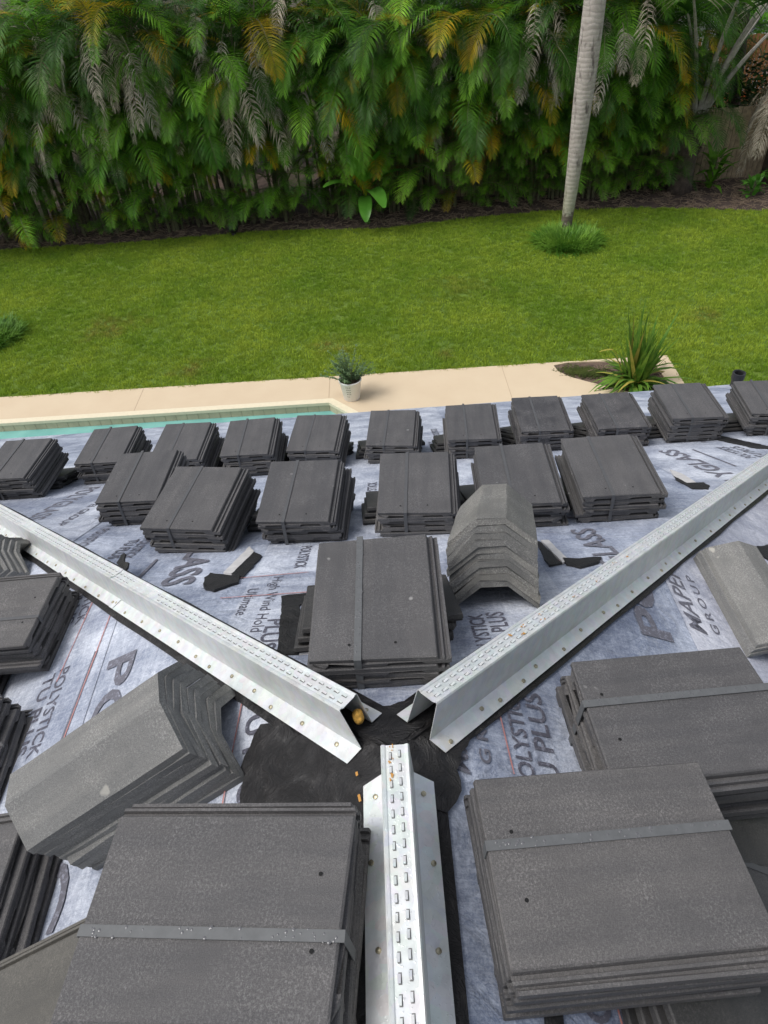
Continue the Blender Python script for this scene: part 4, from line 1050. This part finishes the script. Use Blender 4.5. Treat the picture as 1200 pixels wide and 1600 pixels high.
# dark backdrop trees added beyond the hedge to stop sky light leaking through
def leaf_cloud(rng, mb, c, r, n, size, mi=0, squash=.8):
    for i in range(n):
        while True:
            v = Vector((rng.uniform(-1, 1), rng.uniform(-1, 1), rng.uniform(-1, 1)))
            if .35 < v.length < 1: break
        p = Vector(c) + Vector((v.x * r, v.y * r, v.z * r * squash)); a = rng.uniform(0, 2 * PI); t = rng.uniform(-.9, .5)
        d = Vector((math.cos(a), math.sin(a), t)).normalized(); s = d.cross(Vector((rng.uniform(-1, 1), rng.uniform(-1, 1), 1))).normalized(); l = size * rng.uniform(.6, 1.3)
        mb.add([p, p + d * l * .5 + s * l * .26, p + d * l, p + d * l * .5 - s * l * .26], [(0, 1, 2, 3)], mi)
TREES = [(-14, 26, 'added dark backdrop tree beyond the left end of the hedge'), (-8.5, 26.5, 'added dark backdrop tree behind the left part of the hedge'), (-3, 26, 'added dark backdrop tree behind the hedge, left of centre'), (2.5, 26.5, 'added dark backdrop tree behind the middle of the hedge'), (7.0, 26.5, 'added dark backdrop tree behind the hedge, right of the tall pale trunk')]
for i, (x, y, lb) in enumerate(TREES):
    rng = random.Random(50 + i); t = thing('backdrop_tree', lb, 'tree', loc=(x, y, GZ), group='added backdrop trees beyond the hedge')
    mb = MB(); mb.tube([(0, 0, 0), (.1, 0, 2), (0, .1, 4.2)], [.2, .16, .1], 8); part('trunk', mb.mesh('trunk', M['bark_dark']), t)
    mb = MB()
    for k in range(26): leaf_cloud(rng, mb, (rng.uniform(-2.6, 2.6), rng.uniform(-1.3, 1.3), rng.uniform(.9, 7.2)), rng.uniform(.7, 1.2), 190, .24)
    part('crown', mb.mesh('crown', M['dark_bush']), t)

# tall pale palm in the lawn
t = thing('tall_palm', 'tall palm with a smooth pale ringed trunk standing in the lawn', 'palm', loc=(4.91, 17.03, GZ))
mb = MB(); zs = [0, .05, .15, .5, 1.0, 1.7, 2.5, 3.4, 4.3, 5.2, 6.2, 7.4, 8.6]; rs = [.19, .165, .135, .14, .155, .175, .205, .228, .235, .225, .205, .18, .15]
zz = []; rr = []
for i in range(len(zs) - 1):
    for k in range(8):
        q = k / 8; zz.append(zs[i] + (zs[i + 1] - zs[i]) * q); r0 = rs[i] + (rs[i + 1] - rs[i]) * q; rr.append(r0)
for i in range(len(zz)): rr[i] *= 1 + .010 * noise.noise(Vector((0, 0, zz[i] * 5)))
mb.tube([(.015 * z + .03 * math.sin(z * .5), 0.0, z) for z in zz], rr, 20); part('trunk', mb.mesh('trunk', M['trunk'], True), t)
mb = MB(); mb.tube([(.13, 0, 8.4), (.13, 0, 9.0), (.13, 0, 9.9)], [.14, .15, .06], 14); part('crownshaft', mb.mesh('crownshaft', M['broad_leaf'], True), t)
big = [frond_mesh('frond', 3.0, 60, -50, .7, M['frond_mid'], nl=44, seed=s, droop=.9) for s in range(2)]
for k in range(10): part('frond', big[k % 2], t, Matrix.Translation((.13, 0, 9.7)) @ Matrix.Rotation(k * 2 * PI / 10, 4, 'Z'))
# scuffed dark patch at the foot
# grass-like skirt of liriope
def liriope(label, x, y, R_, n, h, seed, hole=.12):
    rng = random.Random(seed); mb = MB()
    for i in range(n):
        a = rng.uniform(0, 2 * PI); r = R_ * math.sqrt(rng.uniform(hole * hole, 1)); b_ = a + rng.uniform(-1.4, 1.4); e = rng.uniform(.5, 1.4) - .35 * r / R_
        d = Vector((math.cos(b_) * math.cos(e), math.sin(b_) * math.cos(e), math.sin(e)))
        strip_leaf(mb, (r * math.cos(a), r * math.sin(a), 0), d, h * rng.uniform(.6, 1.15), .028, rng.uniform(.5, 1.2), 3)
    o = part('border_grass', mb.mesh('border_grass', M['liriope_leaf'])); o.location = (x, y, GZ); tag(o, label, 'plant', 'clumps of border grass'); return o
liriope('ring of dark border grass around the foot of the tall pale trunk', 4.80, 16.38, .72, 2000, .48, 5, .1)
liriope('round clump of dark border grass at the left edge of the lawn', -8.70, 13.45, .72, 1300, .42, 6, .02)

# strap-leaved plant in the deck bed
rng = random.Random(11); t = thing('strap_leaved_plant', 'large strap-leaved plant with a few yellow leaves in the bed at the deck corner', 'plant', loc=(4.42, 9.66, GZ))
for i in range(150):
    mb = MB(); a = rng.uniform(0, 2 * PI); e = rad(rng.choice((rng.uniform(62, 88), rng.uniform(15, 60)))); L = rng.uniform(.75, 1.35) * (1.15 if e > 1.2 else .8)
    d = Vector((math.cos(a) * math.cos(e), math.sin(a) * math.cos(e), math.sin(e)))
    strip_leaf(mb, (rng.uniform(-.14, .14), rng.uniform(-.12, .12), .02), d, L, rng.uniform(.055, .095), rng.uniform(.2, .8) if e > 1.05 else rng.uniform(1.0, 2.2), 5)
    part('leaf', mb.mesh('leaf', M['strap_pale'] if rng.random() < .09 else M['strap_leaf']), t)
mb = MB(); mb.tube([(-.2, 0, .1), (-.42, .05, .62), (-.50, .05, .72)], [.008, .006, .003], 5); strip_leaf(mb, (-.48, .05, .70), Vector((-.9, 0, .1)), .25, .06, .6, 4); part('flower_stalk', mb.mesh('flower_stalk', M['strap_pale']), t)
# small ground plants in the bed
mb = MB(); rng = random.Random(8)
for i in range(1500):
    x = rng.gauss(-.05, .2); y = rng.gauss(.03, .09) - .30 * x
    a = rng.uniform(0, 2 * PI); d = Vector((math.cos(a), math.sin(a), .8)); strip_leaf(mb, (x, y, 0), d, .05, .02, 1.0, 2)
o = part('ground_cover', mb.mesh('ground_cover', M['creeper'])); o.location = (3.75, 10.12, GZ + .01); stuff(o); 

# potted shrub
t = thing('potted_shrub', 'white round pot with a fine-leaved shrub standing at the end of the pool', 'potted plant', loc=(-.59, 9.90, GZ + .02)); t.scale = (.98, .98, .98)
mb = MB(); n = 28; prof = [(0.0, 0.0), (.145, 0), (.150, .01), (.195, .36), (.207, .362), (.210, .395), (.200, .398), (.188, .36), (.18, .33)]
for (r, z) in prof: mb.v += [Vector((r * math.cos(2 * PI * a / n), r * math.sin(2 * PI * a / n), z)) for a in range(n)]
for k in range(len(prof) - 1):
    for a in range(n): b_ = (a + 1) % n; mb.f.append((k * n + a, k * n + b_, (k + 1) * n + b_, (k + 1) * n + a)); mb.m.append(0)
part('pot', mb.mesh('pot', M['pot'], True), t)
mb = MB(); mb.add([(.183 * math.cos(2 * PI * a / n), .183 * math.sin(2 * PI * a / n), .335) for a in range(n)], [tuple(range(n))]); part('potting_soil', mb.mesh('potting_soil', M['soil']), t)
mb = MB(); rng = random.Random(3)   # illegible print, five short lines
for row in range(5):
    z = .31 - row * .05
    for w in range(3 if row < 4 else 2):
        a0 = -2.05 + w * .17 + row * .01; 
        for q in range(3):
            a = a0 + q * .045; r = .150 + .045 * (z - .01) / .35 + .0015
            hh = rng.uniform(.010, .020)
            mb.add([(r * math.cos(a), r * math.sin(a), z), (r * math.cos(a + .03), r * math.sin(a + .03), z), (r * math.cos(a + .03), r * math.sin(a + .03), z + hh), (r * math.cos(a), r * math.sin(a), z + hh)], [(0, 1, 2, 3)])
part('printed_text', mb.mesh('printed_text', M['ink']), t)
mb = MB(); rng = random.Random(4)
for i in range(46):
    a = rng.uniform(0, 2 * PI); e = rng.uniform(.5, 1.5); L = rng.uniform(.32, .72) * (1 if e > .9 else .75); d = Vector((math.cos(a) * math.cos(e), math.sin(a) * math.cos(e), math.sin(e)))
    p = Vector((rng.uniform(-.08, .08), rng.uniform(-.08, .08), .33)); pts = [p]
    for k in range(5): d = (d + Vector((rng.uniform(-.15, .15), rng.uniform(-.15, .15), -.07))).normalized(); pts.append(pts[-1] + d * L / 5)
    mb.tube(pts, [.004, .0035, .003, .0025, .002, .001], 3, 1, False)
    for k in range(58):
        q = rng.uniform(.15, 1); i0 = min(4, int(q * 5)); c = pts[i0].lerp(pts[i0 + 1], q * 5 - i0); b_ = rng.uniform(0, 2 * PI)
        strip_leaf(mb, c, Vector((math.cos(b_), math.sin(b_), rng.uniform(-.3, .8))), rng.uniform(.035, .06), .017, .5, 2)
part('foliage', mb.mesh('foliage', [M['shrub_leaf'], M['cane']]), t)

# broad-leaved banana plant before the hedge
rng = random.Random(21); t = thing('banana_plant', 'young banana plant with broad upright glossy leaves at the front of the hedge', 'plant', loc=(-.15, 18.98, GZ)); t.scale = (1.3, 1.3, 1.3)
mb = MB(); mb.tube([(0, 0, 0), (.02, -.02, .35), (0, -.03, .75)], [.055, .045, .03], 8); part('stem', mb.mesh('stem', M['broad_leaf']), t)
for (a, e, L, w, dr) in ((-1.9, 62, 1.35, .30, .8), (-1.25, 40, 1.25, .32, 1.5), (-.9, 68, 1.1, .28, .7), (-2.6, 50, 1.1, .28, 1.3), (-.2, 55, 1.0, .26, 1.2), (-2.9, 70, .9, .22, .8), (-1.6, 20, .9, .28, 1.6)):
    mb = MB(); e = rad(e); d = Vector((math.cos(a) * math.cos(e), math.sin(a) * math.cos(e), math.sin(e))); p = Vector((0, -.02, .55)); s = d.cross(ZU).normalized(); segs = 9; prev = None; vs = []
    for i in range(segs + 1):
        q = i / segs; ww = w * (.05 if q < .12 else math.sin(PI * min(1, (q - .10) / .92)) ** .6 + .02); u = s.cross(d)
        vs += [p - s * ww / 2 + u * ww * .14, p, p + s * ww / 2 + u * ww * .14]; p = p + d * (L / segs); d = (d + Vector((0, 0, -dr / segs))).normalized()
    mb.add(vs, [f for i in range(segs) for f in ((3 * i, 3 * i + 1, 3 * i + 4, 3 * i + 3), (3 * i + 1, 3 * i + 2, 3 * i + 5, 3 * i + 4))]); part('leaf', mb.mesh('leaf', M['broad_leaf'], True), t)

# round black garden lamp at the lawn's edge
t = thing('garden_lamp', 'round black garden lamp sitting in the mulch at the edge of the lawn', 'lamp', loc=(-3.89, 18.86, GZ))
bm = bmesh.new(); bmesh.ops.create_uvsphere(bm, u_segments=20, v_segments=12, radius=.15)
for v in bm.verts: v.co.z = v.co.z * .95 + .20
me = bpy.data.meshes.new('globe'); bm.to_mesh(me); bm.free(); me.materials.append(M['pipe']); me.polygons.foreach_set('use_smooth', [True] * len(me.polygons)); part('globe', me, t)
mb = MB(); mb.tube([(0, 0, 0), (0, 0, .08)], [.07, .06], 12); part('base', mb.mesh('base', M['pipe']), t)

# leafy plants at the right of the bed
def leafy(label, x, y, n, L, w, seed, mat):
    rng = random.Random(seed); t = thing('leafy_shrub', label, 'plant', loc=(x, y, GZ), group='leafy shrubs at the fence')
    mb = MB()
    for k in range(n // 6 + 1): a = rng.uniform(0, 6.28); mb.tube([(0, 0, 0), (.1 * math.cos(a), .1 * math.sin(a), L)], [.012, .006], 5)
    part('stem', mb.mesh('stem', M['cane']), t); mb = MB()
    for i in range(n):
        a = rng.uniform(0, 2 * PI); e = rng.uniform(.2, 1.3); z = rng.uniform(.05, L * 1.1); d = Vector((math.cos(a) * math.cos(e), math.sin(a) * math.cos(e), math.sin(e)))
        strip_leaf(mb, (rng.uniform(-.1, .1) + .1 * math.cos(a), .1 * math.sin(a), z), d, rng.uniform(.6, 1.2) * L * .8, w, rng.uniform(.8, 1.8), 4)
    part('foliage', mb.mesh('foliage', M[mat]), t); return t
leafy('low shrub with broad shiny leaves at the right edge of the mulch bed', 10.35, 18.65, 34, .42, .15, 31, 'broad_leaf')
leafy('dark leafy shrub in front of the board fence', 9.55, 19.55, 40, .75, .16, 32, 'frond_mid')
leafy('small leafy shrub between the board fence and the right edge', 11.3, 19.3, 40, .55, .14, 33, 'broad_leaf')
leafy('low green shrub growing at the foot of the thick dark stump', 8.0, 19.5, 26, .35, .08, 34, 'frond_mid')

# thick dark stump-like palm with long grey leaf stalks
rng = random.Random(41); t = thing('fan_leaf_palm', 'thick dark-trunked palm with long grey leaf stalks spreading upward beside the fence', 'palm', loc=(8.72, 19.55, GZ))
mb = MB(); mb.tube([(0, 0, 0), (.02, 0, .3), (0, 0, 1.0), (.03, 0, 1.7), (.05, 0, 2.1)], [.36, .29, .27, .30, .24], 14); part('trunk', mb.mesh('trunk', M['bark_dark'], True), t)
for k in range(22):   # cut leaf bases
    mb = MB(); a = k * 2.4; z = .9 + k * .05; mb.tube([(.24 * math.cos(a), .24 * math.sin(a), z), (.38 * math.cos(a), .38 * math.sin(a), z + .22)], [.06, .03], 5); part('leaf_base', mb.mesh('leaf_base', M['bark_dark']), t)
for k in range(13):
    a = k * 2.399 + .4; e = rad(rng.uniform(60, 85)); L = rng.uniform(2.5, 3.3); d = Vector((math.cos(a) * math.cos(e), math.sin(a) * math.cos(e) * .8, math.sin(e))); p = Vector((.03 + .15 * math.cos(a), .15 * math.sin(a), 1.9)); pts = [p]
    for q in range(6): d = (d + Vector((math.cos(a) * .06, math.sin(a) * .06, -.03))).normalized(); pts.append(pts[-1] + d * L / 6)
    mb = MB(); mb.tube(pts, [.085, .07, .06, .05, .042, .034, .026], 6); st_ = part('leaf_stalk', mb.mesh('leaf_stalk', M['lead']), t)
    mb = MB(); s = d.cross(ZU).normalized(); u = s.cross(d)
    for q in range(26):
        an = (q - 12.5) / 12.5 * 1.9; dd = d * math.cos(an) + s * math.sin(an) + u * .15; strip_leaf(mb, pts[-1], dd, rng.uniform(.8, 1.1), .05, 1.2, 4, side=u.cross(dd))
    part('fan_leaf', mb.mesh('fan_leaf', M['frond_deep'] if k % 3 else M['frond_dead']), t)
for k in range(9): part('frond', FR['hang', 'frond_deep'][k % 3], t, Matrix.Translation((0, 0, 2.0)) @ Matrix.Rotation(k * .8, 4, 'Z'))
# grey hanging fronds at the right edge belong to a palm out of the frame
t = thing('grey_frond_palm', 'palm at the right edge whose long grey-brown dead fronds droop over the fence', 'palm', loc=(11.25, 19.75, GZ))
mb = MB(); mb.tube([(0, 0, 0), (0, 0, 1.6), (-.1, 0, 3.2)], [.2, .17, .15], 10); part('trunk', mb.mesh('trunk', M['bark_dark'], True), t)
for k in range(16):
    part('dead_frond', FR['dead'][k % 5], t, Matrix.Translation((-.15, 0, 2.6 + .05 * k)) @ Matrix.Rotation(PI / 2 - .9 + k * .35, 4, 'Z') @ Matrix.Rotation(0, 4, 'Y') @ Matrix.Scale(1.25, 4))
for k in range(8): part('frond', FR['arch', 'frond_deep'][k % 3], t, Matrix.Translation((-.1, 0, 3.2)) @ Matrix.Rotation(k * .8, 4, 'Z'))

# board fence, board by board
def fence(label, x0, x1, y0, y1, z0, h, bw, mat, name='board_fence', gap=.014):
    t = thing(name, label, 'fence', loc=(x0, y0, GZ)); L = math.hypot(x1 - x0, y1 - y0); a = math.atan2(y1 - y0, x1 - x0); n = int(L / bw)
    t.rotation_euler = (0, 0, a); mb = MB(); mb.box((0, 0, h / 2), (bw - gap, .02, h)); me = mb.mesh('board', mat); rng = random.Random(n)
    for i in range(n):
        part('board', me, t, Matrix.Translation((bw * (i + .5), rng.uniform(-.004, .004), z0 + rng.uniform(-.015, .01))) @ Matrix.Rotation(rng.uniform(-.006, .006), 4, 'Y'))
    for z in (.35, .95, h - .25):
        mb = MB(); mb.box((L / 2, .032, z0 + z), (L, .04, .09)); part('rail', mb.mesh('rail', mat), t)
    return t
fence('weathered tan board fence closing the yard behind the right end of the hedge', -1.0, 14.0, 20.7, 20.15, .02, 1.84, .135, M['plank'])
fence('neighbour\'s orange-brown picket fence seen over the board fence at the upper right', 9.0, 17.0, 25.0, 24.4, .9, 1.95, .125, M['plank_red'], 'picket_fence', .03)
# beyond the fence at the upper right
rng = random.Random(61)
t = thing('dark_shrub_row', 'dark shrub mass just behind the right part of the board fence', 'shrub', loc=(10.5, 22.0, GZ)); mb = MB()
for k in range(16): leaf_cloud(rng, mb, (rng.uniform(-2.2, 2.6), rng.uniform(-.3, .3), rng.uniform(1.2, 2.5)), .5, 130, .16)
part('foliage', mb.mesh('foliage', M['dark_bush']), t); mb = MB(); mb.tube([(0, 0, 0), (0, 0, 2)], [.06, .04], 6); part('stem', mb.mesh('stem', M['cane']), t)
t = thing('flowering_bush', 'bush with orange flowers in front of the neighbour\'s picket fence', 'bush', loc=(11.7, 24.0, GZ)); mb = MB()
for k in range(7): leaf_cloud(rng, mb, (rng.uniform(-1.2, 1.2), rng.uniform(-.3, .3), rng.uniform(.4, 1.5)), .5, 130, .14)
part('foliage', mb.mesh('foliage', M['dark_bush']), t)
for k in range(8):
    mb = MB(); leaf_cloud(rng, mb, (0, 0, 0), .09, 12, .09); part('flower', mb.mesh('flower', M['flower']), t, Matrix.Translation((rng.uniform(-1.3, 1.3), -.5, rng.uniform(1.35, 1.9))))
t = thing('bright_bush', 'bright green leafy bush below the neighbour\'s window', 'bush', loc=(12.7, 25.6, GZ)); mb = MB()
for k in range(14): leaf_cloud(rng, mb, (rng.uniform(-1.3, 1.0), rng.uniform(-.4, .4), rng.uniform(1.6, 3.3)), .5, 120, .2)
part('foliage', mb.mesh('foliage', M['bright_bush']), t); mb = MB(); mb.tube([(0, 0, 0), (0, 0, 2)], [.06, .04], 6); part('stem', mb.mesh('stem', M['cane']), t)
t = thing('leaning_tree', 'bare dark tree trunk leaning behind the fence at the upper right', 'tree', loc=(11.15, 22.5, GZ)); mb = MB()
mb.tube([(0, 0, 0), (-.02, 0, 1.5), (-.25, .05, 3.2), (-.50, .1, 4.8), (-.8, .1, 7)], [.17, .15, .14, .13, .11], 10); part('trunk', mb.mesh('trunk', M['bark_dark'], True), t)
mb = MB(); mb.tube([(-.25, .05, 3.0), (.3, -.1, 4.0), (1.0, -.1, 4.9)], [.06, .045, .03], 6); part('branch', mb.mesh('branch', M['bark_dark'], True), t); mb = MB()
for k in range(8): leaf_cloud(rng, mb, (rng.uniform(-1.5, 1.2), rng.uniform(-.6, .6), rng.uniform(6.2, 7.8)), .7, 110, .2)
part('crown', mb.mesh('crown', M['dark_bush']), t)
t = thing('neighbour_house', 'neighbour\'s white house with a window, glimpsed at the upper right corner', 'house', loc=(12, 31, GZ))
mb = MB(); mb.box((0, 1, 2.9), (24, 2, 5.8)); part('wall', mb.mesh('wall', M['whitewall']), t)
for x in (3.1, 6.4, -2.0):
    mb = MB(); mb.box((x, -.02, 2.75), (1.3, .06, 1.7)); wf = part('window', mb.mesh('window', simple('window_frame', (0.75, 0.75, 0.75), .5)), t)
    mb = MB()
    for s in (-1, 1): mb.box((x + s * .30, -.055, 2.75), (.5, .02, 1.5))
    part('pane', mb.mesh('pane', M['glass']), wf); mb = MB(); mb.box((x, -.10, 1.86), (1.5, .16, .08)); part('sill', mb.mesh('sill', M['whitewall']), wf)
mb = MB(); mb.add([(-12.4, -.6, 5.8), (12.4, -.6, 5.8), (12.4, 1, 7.0), (-12.4, 1, 7.0), (12.4, 2.6, 5.8), (-12.4, 2.6, 5.8)], [(0, 1, 2, 3), (3, 2, 4, 5), (0, 5, 4, 1), (1, 4, 2), (0, 3, 5)]); part('roof', mb.mesh('roof', M['tile']), t)
